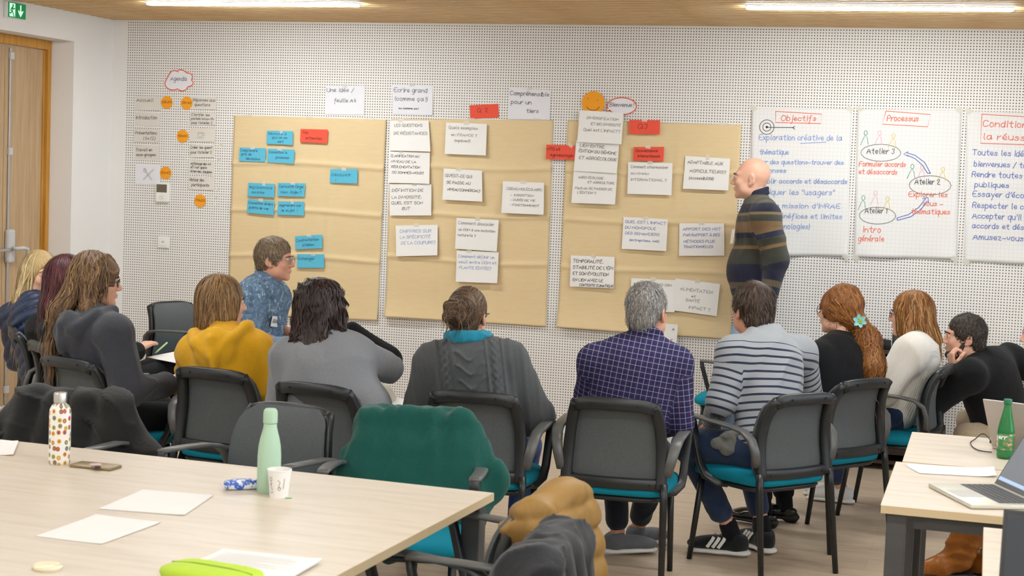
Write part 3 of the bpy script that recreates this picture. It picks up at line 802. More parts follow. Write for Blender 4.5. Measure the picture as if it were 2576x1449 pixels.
# flip chart sheets
def fd(seed):
    r = random.Random(seed); p = [r.uniform(0, 6) for _ in range(4)]
    return lambda u, v: .002 + .0012 * math.sin(6 * u + p[0]) + .006 * math.exp(-((v - .48) / .02) ** 2) * .6 + .004 * math.exp(-((u - .45) / .015) ** 2) * .4 + max(0, (v - .88) / .12) * (.007 + .006 * math.sin(9 * u + p[1]))
def flip(key, label, seed):
    sh = Sheet(WALL[key], .002, fd(seed)); o = sh.build('flip_chart_sheet', M_FLIP, 30, 40); tag(o, label, 'paper sheet', 'flip chart sheets on the wall')
    for u, v in ((.02, .0), (.98, .0), (.02, 1.), (.98, 1.)): sh.tape(u, v, .04, .03, .7)
    return sh
s1 = flip('flip1', 'white flip chart sheet titled Objectifs', 1)
s1.text([('Objectifs', .3, .085, .034, .36)], M_REDP, .0045)
s1.ink([[(.155, -.02), (.445, -.035), (.44, -.095), (.155, -.09), (.155, -.02)]], M_REDP, .0045, 'title_frame')
s1.ink([circ(.1, -.12, .046, .046), circ(.1, -.12, .026, .026), circ(.1, -.12, .006, .006), circ(.1, -.12, .003, .003), [(.1, -.122), (.27, -.122)], [(.277, -.114), (.262, -.122), (.277, -.132)]], M_PEN, .004, 'target_drawing')
s1.text([('Exploration créative de la', .08, .215, .034, .84), ('thématique', .09, .312, .03, .3), ('Poser des questions-trouver des', .02, .378, .028, .92), ('réponses', .09, .435, .028, .28), ('Etablir accords et désaccords', .06, .508, .03, .92), ('Impliquer les "usagers"', .06, .585, .034, .8), ("Quelle mission d'INRAE", .06, .675, .03, .86), ('(vrais bénéfices et limites', .06, .745, .03, .88), ('des technologies)', .08, .815, .032, .54)], M_BLUEL, .0042)
s1.ink([[(.315, -.222), (.475, -.212)]], M_BLUEL, .004, 'underline')
s2 = flip('flip2', 'white flip chart sheet titled Processus', 2)
s2.text([('Processus', .29, .08, .036, .31)], M_REDP, .0045)
s2.ink([[(.175, -.012), (.445, -.03), (.43, -.106), (.155, -.094), (.175, -.012)]], M_REDP, .0045, 'title_frame')
def fig(x, y):
    return [circ(x, y, .01, .014), [(x - .03, y - .075), (x - .012, y - .03), (x - .002, y - .014), (x + .01, y - .03), (x + .016, y - .07)]]
s2.ink(fig(.055, -.15) + fig(.345, -.355) + fig(.05, -.555), M_GREENP, .0035, 'figure_drawing')
s2.ink(fig(.14, -.15) + fig(.405, -.36) + fig(.125, -.525), M_PINKP, .0035, 'figure_drawing')
s2.ink(fig(.225, -.165) + fig(.53, -.37) + fig(.2, -.56), M_YELP, .0035, 'figure_drawing')
s2.ink([circ(.15, -.272, .122, .053), circ(.455, -.47, .126, .06), circ(.14, -.665, .112, .053)], M_PENCIL, .0045, 'oval_drawing')
s2.text([('Atelier 3', .1, .3, .034, .28), ('Atelier 2', .575, .5, .034, .25), ('Atelier 1', .1, .7, .034, .22)], M_PEN, .0038)
s2.text([('Formuler accords', .03, .385, .03, .46), ('et désaccords', .03, .437, .03, .38), ('Explorer les', .52, .585, .032, .38), ('sous -', .66, .645, .032, .2), ('thématiques', .55, .7, .032, .38), ('Intro', .08, .83, .036, .19), ('générale', .04, .89, .034, .26)], M_REDP, .004)
s2.ink([[(.31, -.27), (.36, -.285), (.42, -.33), (.455, -.395)], [(.31, -.285), (.36, -.305), (.405, -.345), (.438, -.395)], [(.438, -.395), (.455, -.395)], [(.315, -.264), (.29, -.277), (.315, -.29)], [(.26, -.678), (.33, -.655), (.39, -.61), (.43, -.555)], [(.265, -.692), (.345, -.668), (.405, -.622), (.44, -.57)], [(.26, -.678), (.265, -.692)], [(.415, -.555), (.445, -.545), (.45, -.58)]], M_BLUEP, .005, 'arrow_drawing')
s3 = flip('flip3', 'white flip chart sheet titled Conditions de la réussite', 3)
s3.text([('Conditions de', .16, .1, .038, .62), ('la réussite', .16, .185, .038, .56)], M_REDP, .0045)
s3.ink([[(.09, -.018), (.56, -.03), (.56, -.195), (.085, -.195), (.09, -.018)]], M_REDP, .0045, 'title_frame')
s3.text([('Toutes les idées', .06, .29, .034, .58), ('bienvenues / toutes', .08, .365, .032, .66), ('Rendre toutes les', .06, .435, .034, .62), ('publiques', .09, .5, .03, .34), ("Essayer d'écouter", .07, .565, .034, .66), ('Respecter le cadre', .07, .64, .034, .66), ("Accepter qu'il y a", .07, .71, .034, .62), ('accords et désaccords', .07, .775, .032, .78), ('Amusez-vous', .08, .85, .034, .5)], M_BLUEP, .0042)

# exit sign on the left wall
M_EXG = emit('exit_sign_green_lit', '#0a7a45', .55)
M_EXW = emit('exit_sign_white_lit', '#b9f5d2', .9)
ex = empty('exit_sign', (WX0 + .001, -1.228, 2.606), 0, 'lit green emergency exit sign with running figure and arrow', 'sign')
MB().box((0, -.1, -.002), (.028, .1, .1), .003).build('housing', M_WHITEPL, ex)
MB().box((.0285, -.097, .001), (.030, .097, .098)).build('green_panel', M_EXG, ex)
X1 = .031
MB().box((.0301, -.082, .008), (X1, -.022, .092)).build('doorway_symbol', M_EXW, ex)
man = MB()
man.prism([(-.046 + .009 * math.cos(a), .078 + .009 * math.sin(a)) for a in np.linspace(0, 6.28, 13)[:-1]], X1, X1 + .0006, 0)
for pl in ([(-.050, .066), (-.056, .045)], [(-.056, .045), (-.045, .03), (-.036, .012)], [(-.058, .045), (-.066, .03), (-.078, .028)], [(-.052, .064), (-.04, .056), (-.03, .06)], [(-.054, .064), (-.066, .058), (-.07, .047)]):
    v, f = ribbon([pl], .010); man.add([(X1 + .0004, a, b) for a, b in v], f)
man.build('running_figure', M_EXG, ex)
MB().prism([(.033, .088), (.045, .088), (.045, .045), (.066, .055), (.066, .045), (.039, .012), (.012, .045), (.012, .055), (.033, .045)], .0301, X1, 0).build('arrow', M_EXW, ex)
# ============================================================ meeting chairs
M_CBLK = plain('black_chair_plastic', '#26282a', .38, spec=.45, var=.05)
M_CTUBE = plain('black_chair_tube', '#1d1f21', .35, spec=.5, var=.05)
M_TEAL = plain('teal_seat_fabric', '#0c8199', .85, spec=.2, var=.08, vscale=300, bump=.15, bscale=900)
def mat_mesh():
    t = NT('grey_mesh_fabric'); v = t.coord()
    n = t.noise(v, 260, 2, .5)
    t.color(t.mix(n, hexc('#464a4c'), hexc('#63686a'))); t.set(.75, 0, .3); t.bump(n, .25, .001)
    return t.m
M_MESH = mat_mesh()
M_ARM = plain('grey_arm_pad', '#5a5a59', .35, spec=.5, var=.04)

BK = [(.445, -.222), (.50, -.212), (.56, -.203), (.62, -.200), (.68, -.207), (.73, -.222), (.77, -.243), (.80, -.268), (.815, -.285)]
def back_y(z): return float(np.interp(z, [a for a, b in BK], [b for a, b in BK]))
def back_hw(z): return float(np.interp(z, [.44, .52, .62, .70, .76, .80, .815], [.222, .222, .217, .208, .196, .182, .165]))
def back_sheet(mb, inset, y_off, z0, z1, th, n=14, bow=.022):
    """curved slab between z0 and z1 following the back profile; bowed across its width"""
    rows = []
    for i in range(n + 1):
        z = z0 + (z1 - z0) * i / n
        hw = back_hw(z) - inset
        e = min(1, (z - z0) / .03 + .0001, (z1 - z) / .045 + .0001)
        hw -= .028 * (1 - min(1, e) ** .5) ** 1.0
        rows.append((z, hw))
    V = []; Fc = []; m_ = 10
    for s in (0, 1):
        for z, hw in rows:
            for k in range(m_ + 1):
                t_ = -1 + 2 * k / m_
                y = back_y(z) + y_off - bow * (1 - t_ * t_) + bow * .6 + (th if s else 0)
                V.append((hw * t_, y, z))
    W = m_ + 1; N = (n + 1) * W
    for i in range(n):
        for k in range(m_):
            a, b, c, d = i*W+k, i*W+k+1, (i+1)*W+k+1, (i+1)*W+k
            Fc.append((a, b, c, d)); Fc.append((N+d, N+c, N+b, N+a))
    rim = list(range(W)) + [i*W+m_ for i in range(1, n+1)] + [n*W+k for k in range(m_-1, -1, -1)] + [i*W for i in range(n-1, 0, -1)]
    for a, b in zip(rim, rim[1:] + rim[:1]): Fc.append((b, a, N+a, N+b))
    mb.add(V, Fc)
def make_chair():
    r = empty('meeting_chair')
    v, f = superell(.236, .235, .034, .5, .38, 32, 12)
    v = [(x * (1 - .05 * (y < -.1)), y + .005, z + .428 + .010 * (1 - (x / .24) ** 2) * (1 - (y / .25) ** 2)) for x, y, z in v]
    MB().add(v, f).build('seat', M_TEAL, r, smooth=True)
    v, f = superell(.215, .21, .018, .5, .4, 24, 8)
    MB().add([(x, y, z + .392) for x, y, z in v], f).build('seat_pan', M_CBLK, r, smooth=True)
    # backrest frame: outer ring around the mesh panel
    fr = MB()
    zs = np.linspace(.445, .815, 19)
    for s in (-1, 1):
        pts = []; 
        for z in zs[:-1]:
            pts.append((s * (back_hw(z) - .022), back_y(z) + .002, z))
        fr.tube(pts, 1, 10, True, (.024, .017), up=(0, 1, 0))
    for z, hh in ((.797, .026), (.462, .024)):
        pts = []
        for k in range(13):
            t_ = -1 + 2 * k / 12
            hw = back_hw(min(z, .80)) - .014
            pts.append((hw * t_, back_y(z) - .022 * (1 - t_ * t_) + .012, z - (.016 * t_ ** 4 if z > .7 else 0)))
        fr.tube(pts, 1, 10, True, (.017, hh), up=(0, 0, 1))
    fr.build('back_frame', M_CBLK, r, smooth=True)
    mp = MB(); back_sheet(mp, .034, .004, .475, .79, .006); mp.build('mesh_panel', M_MESH, r, angle=40)
    pd = MB(); back_sheet(pd, .008, .020, .452, .812, .012); pd.build('back_pad', M_MESH, r, angle=50)
    for x, z in ((-.155, .462), (.155, .462), (-.10, .797), (.10, .797), (-.2, .63), (.2, .63)):
        y = back_y(z) - .022 * (1 - (x / .21) ** 2) - .006
        sc = MB().lathe([(.0005, 0), (.005, 0), (.005, .003)], 8)
        sc.v = [(x + a, y - c, z + b) for a, b, c in sc.v]
        sc.build('screw_cap', M_CTUBE, r)
    for s in (-1, 1):
        MB().tube([(s*.212, -.222, .47), (s*.216, -.228, .40), (s*.227, -.278, .0)], [.0175, .0165, .0125], 12).build('leg', M_CTUBE, r, smooth=True)
        MB().tube([(s*.196, .165, .40), (s*.201, .223, .0)], [.015, .0125], 12).build('leg', M_CTUBE, r, smooth=True)
        arm = MB().tube([(s*.222, -.214, .50), (s*.236, -.214, .565), (s*.247, -.197, .615), (s*.255, -.155, .648), (s*.263, -.09, .66), (s*.268, .02, .667), (s*.266, .13, .672), (s*.262, .19, .673)], [.85, .9, .95, 1, 1, 1, 1, .9], 12, True, (.024, .010), up=(s * .9, -.25, .25))
        arm = MB()
        path = [(s*.222, -.212, .50), (s*.238, -.214, .565), (s*.249, -.198, .617), (s*.257, -.155, .649), (s*.264, -.09, .661), (s*.268, .02, .668), (s*.266, .13, .673), (s*.262, .185, .674)]
        side = Vector((1, 0, 0)); V = []
        for i, p in enumerate(path):
            p = Vector(p); t_ = (Vector(path[min(i+1, 7)]) - Vector(path[max(i-1, 0)])).normalized()
            nrm = side.cross(t_).normalized()
            w = (.020, .022, .024, .025, .025, .025, .024, .020)[i]; th = (.014, .013, .011, .009, .008, .008, .008, .008)[i]
            for k in range(12):
                a = 2 * math.pi * k / 12; ca, sa = math.cos(a), math.sin(a)
                V.append(p + side * math.copysign(abs(ca) ** .6, ca) * w + nrm * math.copysign(abs(sa) ** .6, sa) * th)
        Fc = [(i*12+k, i*12+(k+1) % 12, (i+1)*12+(k+1) % 12, (i+1)*12+k) for i in range(7) for k in range(12)] + [tuple(reversed(range(12))), tuple(range(84, 96))]
        arm.add(V, Fc); arm.build('armrest', M_ARM, r, smooth=True)
        MB().tube([(s*.263, .178, .672), (s*.262, .172, .64), (s*.258, .145, .55), (s*.254, .115, .46), (s*.248, .085, .415), (s*.225, .03, .392), (s*.19, .0, .388)], [.9, 1, 1, 1, 1.05, 1, .9], 10, True, (.019, .011), up=(0, 1, 0)).build('arm_post', M_CBLK, r, smooth=True)
    return r
CHAIR0 = make_chair(); CH_USED = False
def chair(x, y, deg, label, group='meeting chairs'):
    """deg: direction the chair faces, 90 = towards the back wall"""
    global CH_USED
    o = CHAIR0 if not CH_USED else copy_tree(CHAIR0)
    CH_USED = True
    o.location = (x, y, 0); o.rotation_euler = (0, 0, math.radians(deg - 90))
    return tag(o, label, 'chair', group)
chair(-1.45, -3.631, 93.8, 'grey mesh chair with teal seat under the man in the plaid shirt')
chair(-2.03, -3.764, 96, 'grey mesh chair with teal seat under the woman in the cable-knit sweater')
chair(-.927, -3.112, 141.4, 'grey mesh chair with teal seat under the man in the striped grey sweater')
chair(-.731, -2.413, 146, 'grey mesh chair with teal seat under the woman with the flower hair clip')
chair(-.43, -1.664, 172, 'grey mesh chair with teal seat under the woman in the cream sweater')
chair(-3.205, -3.701, 82.6, 'grey mesh chair with teal seat under the woman in the yellow hoodie')
chair(-2.62, -3.905, 81, 'grey mesh chair with teal seat under the woman in the grey cardigan')
chair(-3.86, -3.74, 70, 'grey chair with teal seat under the woman in the charcoal hoodie')
chair(-4.22, -3.33, 52, 'grey chair under the woman with dark red hair')
chair(-4.65, -2.90, 38, 'grey chair under the blonde woman in the quilted vest')
chair(-4.77, -1.21, -18, 'empty grey chair by the wall below the switch')
chair(-2.53, -5.0, 262, 'empty grey chair tucked at the table behind the mint bottle')
chair(-1.93, -5.0, 283, 'grey chair with the green cardigan over its back')
chair(-1.40, -5.91, 172, 'grey chair with the tan quilted jacket over its back')
chair(-1.26, -6.47, 184, 'grey chair with the charcoal coat over its back')
chair(-3.33, -5.12, 275, 'grey chair with the black coat over its back behind the patterned bottle')
chair(-1.38, -.80, 178, 'empty grey chair with teal seat beside the standing man')
# ============================================================ implicit surfaces for bodies, hair and cloth
V3 = lambda *a: np.array(a if len(a) == 3 else a[0], float)
def unit(v): v = np.asarray(v, float); return v / (np.linalg.norm(v) + 1e-9)
def lerp(a, b, t): return np.asarray(a, float) * (1 - t) + np.asarray(b, float) * t

class Field:
    """smooth union of simple solids, meshed by surface nets"""
    def __init__(s, h, k=.03): s.h = h; s.k = k; s.P = []; s.disp = None
    def cone(s, a, b, ra, rb, k=None, flat=None, sub=False, tag_=0):
        s.P.append(('c', V3(a), V3(b), ra, rb, s.k if k is None else k, flat, sub, tag_)); return s
    def ell(s, c, r, R=None, k=None, sub=False, tag_=0):
        s.P.append(('e', V3(c), V3(r), R, None, s.k if k is None else k, None, sub, tag_)); return s
    def plane(s, p, n, k=.01):
        """cut away everything on the +n side"""
        s.P.append(('p', V3(p), unit(n), None, None, k, None, True, 0)); return s
    @staticmethod
    def dist(q, p):
        if p[0] == 'c':
            _, a, b, ra, rb, k, flat, sub, _t = p
            ab = b - a; L2 = ab @ ab + 1e-12
            pa = q - a
            t = np.clip((pa @ ab) / L2, 0, 1)
            w = pa - t[..., None] * ab
            if flat is not None:
                n, f = flat; c = w @ n; w = w + (c * (1 / f - 1))[..., None] * n
                return (np.sqrt((w * w).sum(-1)) - (ra + (rb - ra) * t)) * min(1, f ** .5)
            return np.sqrt((w * w).sum(-1)) - (ra + (rb - ra) * t)
        if p[0] == 'e':
            w = q - p[1]
            if p[3] is not None: w = w @ p[3]
            a = w / p[2]; b = a / p[2]
            k0 = np.sqrt((a * a).sum(-1)); k1 = np.sqrt((b * b).sum(-1)) + 1e-9
            return k0 * (k0 - 1) / k1
        return (q - p[1]) @ p[2]
    def bounds(s, p):
        if p[0] == 'c':
            r = max(p[3], p[4]) * (1 if p[6] is None else max(1, p[6][1])); return np.minimum(p[1], p[2]) - r, np.maximum(p[1], p[2]) + r
        r = np.full(3, p[2].max()) if p[3] is not None else p[2]
        return p[1] - r, p[1] + r
    def grid(s):
        B = [s.bounds(p) for p in s.P if not p[7]]
        lo = np.min([b[0] for b in B], 0) - 3 * s.h - .012; hi = np.max([b[1] for b in B], 0) + 3 * s.h + .012
        n = np.ceil((hi - lo) / s.h).astype(int) + 1
        F = np.full(n, .08, np.float32)
        ax = [lo[i] + s.h * np.arange(n[i]) for i in range(3)]
        for p in s.P:
            if p[0] == 'p': a, b = np.zeros(3, int), n
            else:
                b0, b1 = s.bounds(p); pad = p[5] + .03
                a = np.clip(np.floor((b0 - pad - lo) / s.h).astype(int), 0, n); b = np.clip(np.ceil((b1 + pad - lo) / s.h).astype(int) + 1, 0, n)
            if (b <= a).any(): continue
            q = np.stack(np.meshgrid(ax[0][a[0]:b[0]], ax[1][a[1]:b[1]], ax[2][a[2]:b[2]], indexing='ij'), -1)
            d = s.dist(q, p).astype(np.float32)
            sl = (slice(a[0], b[0]), slice(a[1], b[1]), slice(a[2], b[2]))
            f = F[sl]; k = max(p[5], 1e-4)
            if p[7]:
                d = -d if p[0] != 'p' else d
                hh = np.maximum(k - np.abs(f - d), 0) / k; F[sl] = np.maximum(f, d) + hh * hh * k * .25
            else:
                hh = np.maximum(k - np.abs(f - d), 0) / k; F[sl] = np.minimum(f, d) - hh * hh * k * .25
        if s.disp is not None:
            m_ = np.abs(F) < .03; idx = np.argwhere(m_)
            F[m_] += s.disp(lo + idx * s.h).astype(np.float32)
        s.F, s.lo, s.n = F, lo, n
        return F
    def mesh(s):
        F = s.grid(); h = s.h; lo = s.lo; S = F < 0
        c = np.zeros(np.array(F.shape) - 1, np.uint8)
        off = [(i, j, k) for i in (0, 1) for j in (0, 1) for k in (0, 1)]
        sh = np.array(F.shape) - 1
        for i, j, k in off: c += S[i:i+sh[0], j:j+sh[1], k:k+sh[2]]
        act = (c > 0) & (c < 8); idx = np.argwhere(act)
        vals = np.stack([F[idx[:, 0]+i, idx[:, 1]+j, idx[:, 2]+k] for i, j, k in off], 1)
        acc = np.zeros((len(idx), 3)); cnt = np.zeros(len(idx))
        oa = np.array(off, float)
        for a in range(8):
            for b in range(a + 1, 8):
                if np.abs(oa[a] - oa[b]).sum() != 1: continue
                m_ = (vals[:, a] < 0) != (vals[:, b] < 0)
                t = vals[m_, a] / (vals[m_, a] - vals[m_, b])
                acc[m_] += oa[a] + t[:, None] * (oa[b] - oa[a]); cnt[m_] += 1
        V = lo + (idx + acc / cnt[:, None]) * h
        im = np.full(act.shape, -1, np.int32); im[act] = np.arange(len(idx))
        Q = []
        for ax in range(3):
            sl0 = [slice(None)] * 3; sl1 = [slice(None)] * 3
            sl0[ax] = slice(0, -1); sl1[ax] = slice(1, None)
            A, B = S[tuple(sl0)], S[tuple(sl1)]
            e = np.argwhere(A != B); o1, o2 = [i for i in range(3) if i != ax]
            e = e[(e[:, o1] > 0) & (e[:, o2] > 0) & (e[:, o1] < F.shape[o1] - 1) & (e[:, o2] < F.shape[o2] - 1)]
            inside = A[e[:, 0], e[:, 1], e[:, 2]]
            def cell(d1, d2):
                x = e.copy(); x[:, o1] -= d1; x[:, o2] -= d2; return im[x[:, 0], x[:, 1], x[:, 2]]
            q = np.stack([cell(1, 1), cell(0, 1), cell(0, 0), cell(1, 0)], 1)
            flip_ = inside if ax != 1 else ~inside
            q[~flip_] = q[~flip_][:, ::-1]
            Q.append(q)
        Q = np.concatenate(Q)
        return V, Q[(Q >= 0).all(1)]
    def sample(s, A, q):
        g = (q - s.lo) / s.h; g = np.clip(g, 0, s.n - 1.001); i = g.astype(int); t = g - i
        r = 0
        for a in (0, 1):
            for b in (0, 1):
                for c in (0, 1):
                    w = (t[:, 0] if a else 1 - t[:, 0]) * (t[:, 1] if b else 1 - t[:, 1]) * (t[:, 2] if c else 1 - t[:, 2])
                    v = A[i[:, 0]+a, i[:, 1]+b, i[:, 2]+c]
                    r = r + (w[:, None] * v if v.ndim > 1 else w * v)
        return r

def wobble(seed, freq, n=5):
    r = np.random.RandomState(seed); K = r.randn(n, 3); K = K / np.linalg.norm(K, axis=1)[:, None] * freq * r.uniform(.6, 1.4, (n, 1)); ph = r.uniform(0, 6.28, n)
    return lambda p: np.sin(p @ K.T + ph).sum(1) / n
def folds(seed, amp=.005, freq=28, stretch=None):
    """soft cloth folds: ridged wobble"""
    a = wobble(seed, freq, 4); b = wobble(seed + 1, freq * .45, 4); M_ = np.eye(3) if stretch is None else stretch
    def f(p):
        q = p @ M_
        n = a(q + .03 * b(q * 1.0)[:, None]); r = np.maximum(0, 1 - np.abs(n) * 2.6); return -amp * 1.9 * r ** 1.5 * (.5 + 1.1 * b(p + 3.1)) - amp * .8 * b(q * 1.7)
    return f

def frame(fwd, up):
    """columns right, forward, up"""
    u = unit(up); f = np.asarray(fwd, float); f = unit(f - u * (f @ u)); r = np.cross(f, u)
    return np.stack([r, f, u], 1)

def field_obj(F, name, mat, parent, M=None, t=None):
    V, Q = F.mesh()
    if M is not None: V = V @ M.T + t
    return mesh_obj(name, V, Q, mat, parent, smooth=True)
def add_attr(o, name, arr):
    a = o.data.attributes.new(name, 'FLOAT_VECTOR', 'POINT'); a.data.foreach_set('vector', np.asarray(arr, np.float32).ravel())

# ------------------------------------------------------------ head
def head_field(male=True, beard=False):
    F = Field(.0047, .02)
    F.ell((0, -.014, .026), (.0735, .093, .088)).ell((0, .03, -.03), (.060, .062, .082), k=.03).ell((0, .03, -.078), (.048 if male else .043, .052, .038), k=.025)
    F.ell((0, .074, -.103), (.021 if male else .017, .016, .016), k=.02)
    F.ell((0, .074, .022), (.048, .018, .012), k=.02)
    for s in (-1, 1):
        F.ell((s*.036, .062, -.03), (.024, .024, .024), k=.02)
        F.ell((s*.05, .02, -.07), (.018, .035, .025), k=.025)
    F.cone((0, .084, .012), (0, .108, -.030), .008, .0115, k=.012)
    for s in (-1, 1):
        F.ell((s*.011, .099, -.035), (.0085, .011, .008), k=.006)
        F.ell((s*.031, .101, .002), (.018, .020, .012), k=.012, sub=True)
        F.ell((s*.030, .079, .001), (.0145, .0135, .0115), k=.004)
    F.ell((0, .090, -.061), (.021, .011, .0055), k=.006).ell((0, .0885, -.072), (.018, .011, .0065), k=.006)
    F.ell((0, .105, -.0665), (.022, .010, .0016), k=.003, sub=True)
    F.ell((0, .096, -.083), (.016, .010, .006), k=.008, sub=True)
    for s in (-1, 1):
        R = np.array(Matrix.Rotation(s * .35, 3, 'Z')) @ np.array(Matrix.Rotation(-.2, 3, 'X'))
        F.ell((s*.0775, -.010, -.008), (.0075, .020, .032), R, k=.006)
        F.ell((s*.086, -.004, -.004), (.006, .010, .016), R, k=.004, sub=True)
        F.ell((s*.075, .0, -.036), (.007, .010, .010), k=.006)
    F.cone((0, -.022, -.05), (0, -.034, -.14), .054 if male else .047, .052 if male else .046, k=.03)
    return F
HEADS = {}
def head_mesh(male):
    if male not in HEADS: HEADS[male] = head_field(male).mesh()
    return HEADS[male]

# ------------------------------------------------------------ hands: wrist at origin, fingers along +y, back of hand +z, thumb on +x
def hand_mesh(curl_, spread=.06, thumb=.5):
    F = Field(.0042, .006)
    F.cone((0, -.03, 0), (0, .015, 0), .025, .026, k=.012, flat=(V3(0, 0, 1), .72))
    F.cone((.014, .03, 0), (.026, .082, 0), .017, .013, k=.012, flat=(V3(0, 0, 1), .8)).cone((-.010, .03, 0), (-.026, .078, 0), .018, .013, k=.012, flat=(V3(0, 0, 1), .8)).cone((0, .03, 0), (0, .082, 0), .018, .014, k=.012, flat=(V3(0, 0, 1), .8))
    for i, (x, y, L) in enumerate(((.0275, .086, .074), (.0092, .09, .082), (-.0092, .087, .076), (-.0265, .08, .060))):
        p = V3(x, y, 0); a = 0; sp = (1.5 - i) * spread
        for j, (fr_, r) in enumerate(((.44, .0088), (.31, .0080), (.25, .0070))):
            a += curl_ * (.75, 1.0, .7)[j]
            d = V3(math.sin(sp) * math.cos(a), math.cos(sp) * math.cos(a), -math.sin(a))
            q = p + d * L * fr_; F.cone(p, q, r, r * .92, k=.004); p = q
    p = V3(.022, .018, -.006)
    for j, (L, r, az, dn) in enumerate(((.040, .0135, .75, .25), (.032, .0105, .45 - .3 * thumb, .35 + .3 * thumb), (.026, .0090, .25 - .5 * thumb, .4 + .5 * thumb))):
        d = V3(math.sin(az) * math.cos(dn), math.cos(az) * math.cos(dn), -math.sin(dn)); q = p + d * L; F.cone(p, q, r, r * .88, k=.006); p = q
    return F.mesh()
HANDS = {}
def hand(kind):
    if kind not in HEADS:
        HEADS[kind] = {'relaxed': lambda: hand_mesh(.35), 'fist': lambda: hand_mesh(1.15, .01, 1.), 'flat': lambda: hand_mesh(.16, .08, .2), 'grip': lambda: hand_mesh(.6, .03, .9)}[kind]()
    return HEADS[kind]

def merge(parts):
    V = []; Q = []; n = 0
    for v, q in parts: V.append(v); Q.append(q + n); n += len(v)
    return np.concatenate(V), np.concatenate(Q)

# ------------------------------------------------------------ materials for people
def skin(name, hexs, hex2):
    if name in MATS: return MATS[name]
    t = NT(name); v = t.coord(); n = t.noise(v, 30, 3)
    t.color(t.mix(n, hexc(hexs), hexc(hex2))); t.set(.5, 0, .35, Subsurface_Weight=.12, Subsurface_Scale=.01)
    t.b.inputs['Subsurface Radius'].default_value = (1, .35, .2)
    t.bump(t.noise(v, 700, 2), .08, .001); MATS[name] = t.m; return t.m
def hairmat(name, dark, mid, light, gloss=.55):
    if name in MATS: return MATS[name]
    t = NT(name)
    a = t.n('ShaderNodeAttribute', attribute_name='tone'); sp = t.n('ShaderNodeSeparateXYZ'); t.l(a.outputs['Vector'], sp.inputs[0])
    v = t.coord(scale=(1, 1, .12)); n = t.noise(v, 160, 4, .7)
    f = t.math('ADD', t.math('MULTIPLY', n, .55), t.math('MULTIPLY', sp.outputs[0], .5))
    t.color(t.ramp(f, [(.22, hexc(dark)), (.5, hexc(mid)), (.85, hexc(light))])); t.set(gloss, 0, .4); t.bump(n, .5, .002)
    MATS[name] = t.m; return t.m
def cloth(name, hexs, hex2=None, rough=.9, bump=.2, bscale=500, scale=60, sheen=.15):
    if name in MATS: return MATS[name]
    t = NT(name); v = t.coord(); n = t.noise(v, scale, 4, .6)
    c = hexc(hexs); t.color(t.mix(n, c, hexc(hex2) if hex2 else tuple(x * .82 for x in c[:3]) + (1,)))
    t.set(rough, 0, .2, Sheen_Weight=sheen, Sheen_Roughness=.6); t.bump(t.math('ADD', t.math('MULTIPLY', t.noise(v, bscale, 2), .12 * bump / .2), t.math('MULTIPLY', t.noise(t.coord(scale=(1, 1, .6)), 17, 3, .6), 1.)), .55, .010); MATS[name] = t.m; return t.m

# ------------------------------------------------------------ hair strands walked over the hair surface
def strands(F, V, M, t, rng, n=900, L=.12, steps=11, width=.0028, lift=.002, wave=0., wfreq=60, part=None, swirl=None, zmin=None, grav=1.0, seedmask=None, noise=.25, face=(.068, .045)):
    """F: hair field in head space, V its vertices; returns verts, quads, tone (in world space)"""
    G = np.stack(np.gradient(F.F, F.h), -1)
    idx = np.arange(len(V)) if seedmask is None else np.nonzero(seedmask(V))[0]
    if not len(idx): return None
    n = int(n * .8)
    p = V[rng.choice(idx, n)] + rng.uniform(-.003, .003, (n, 3))
    Ls = L * rng.uniform(.6, 1.15, n); st = Ls / steps
    ph = rng.uniform(0, 6.28, n); wa = wave * rng.uniform(.4, 1.2, n)
    ln = rng.uniform(.3, 1.6, n) * lift
    tone = np.clip(rng.normal(.5, .28, n), 0, 1.1)
    jit = rng.normal(0, noise, (n, 3))
    P = []; N = []
    for i in range(steps + 1):
        g = F.sample(G, p); gn = g / (np.linalg.norm(g, axis=1)[:, None] + 1e-6)
        d = F.sample(F.F, p)
        near = np.clip(1 - np.abs(d) / .03, 0, 1)[:, None]
        p = p - gn * ((d - ln)[:, None]) * near * .8
        P.append(p.copy()); N.append(gn.copy())
        flow = np.zeros_like(p); flow[:, 2] = -grav
        if part is not None: flow = flow + part(p)
        if swirl is not None: flow = flow + swirl(p)
        flow = flow * near + V3(0, 0, -1.) * (1 - near) * max(grav, .5)
        flow = flow + jit * (.3 + .7 * near)
        tg = flow - gn * (flow * gn).sum(1)[:, None] * near
        tg = tg / (np.linalg.norm(tg, axis=1)[:, None] + 1e-6)
        side = np.cross(tg, gn)
        if wave: tg = tg + side * (wa * np.cos(ph + i * st * wfreq))[:, None]
        p = p + tg * st[:, None]
    P = np.stack(P, 1); N = np.stack(N, 1)
    bad = ((P[..., 1] > face[0]) & (P[..., 2] < face[1]) & (P[..., 2] > -.14)).any(1)      # keep the face clear
    P, N, tone, rk = P[~bad], N[~bad], tone[~bad], None; n = len(P)
    if n == 0: return None
    T = np.gradient(P, axis=1); T /= np.linalg.norm(T, axis=2)[..., None] + 1e-9
    S = np.cross(T, N); S /= np.linalg.norm(S, axis=2)[..., None] + 1e-9
    w = width * np.sin(np.linspace(.35, 3.0, steps + 1)) * rng.uniform(.5, 1.2, n)[:, None]
    A = P + S * w[..., None]; B = P - S * w[..., None]
    W = np.stack([A, B], 2).reshape(n, -1, 3)
    m_ = 2 * (steps + 1)
    q = np.array([[2*i, 2*i+1, 2*i+3, 2*i+2] for i in range(steps)])
    Q = (q[None] + (np.arange(n) * m_)[:, None, None]).reshape(-1, 4)
    VV = W.reshape(-1, 3) @ M.T + t
    return VV, Q, np.repeat(tone, m_)
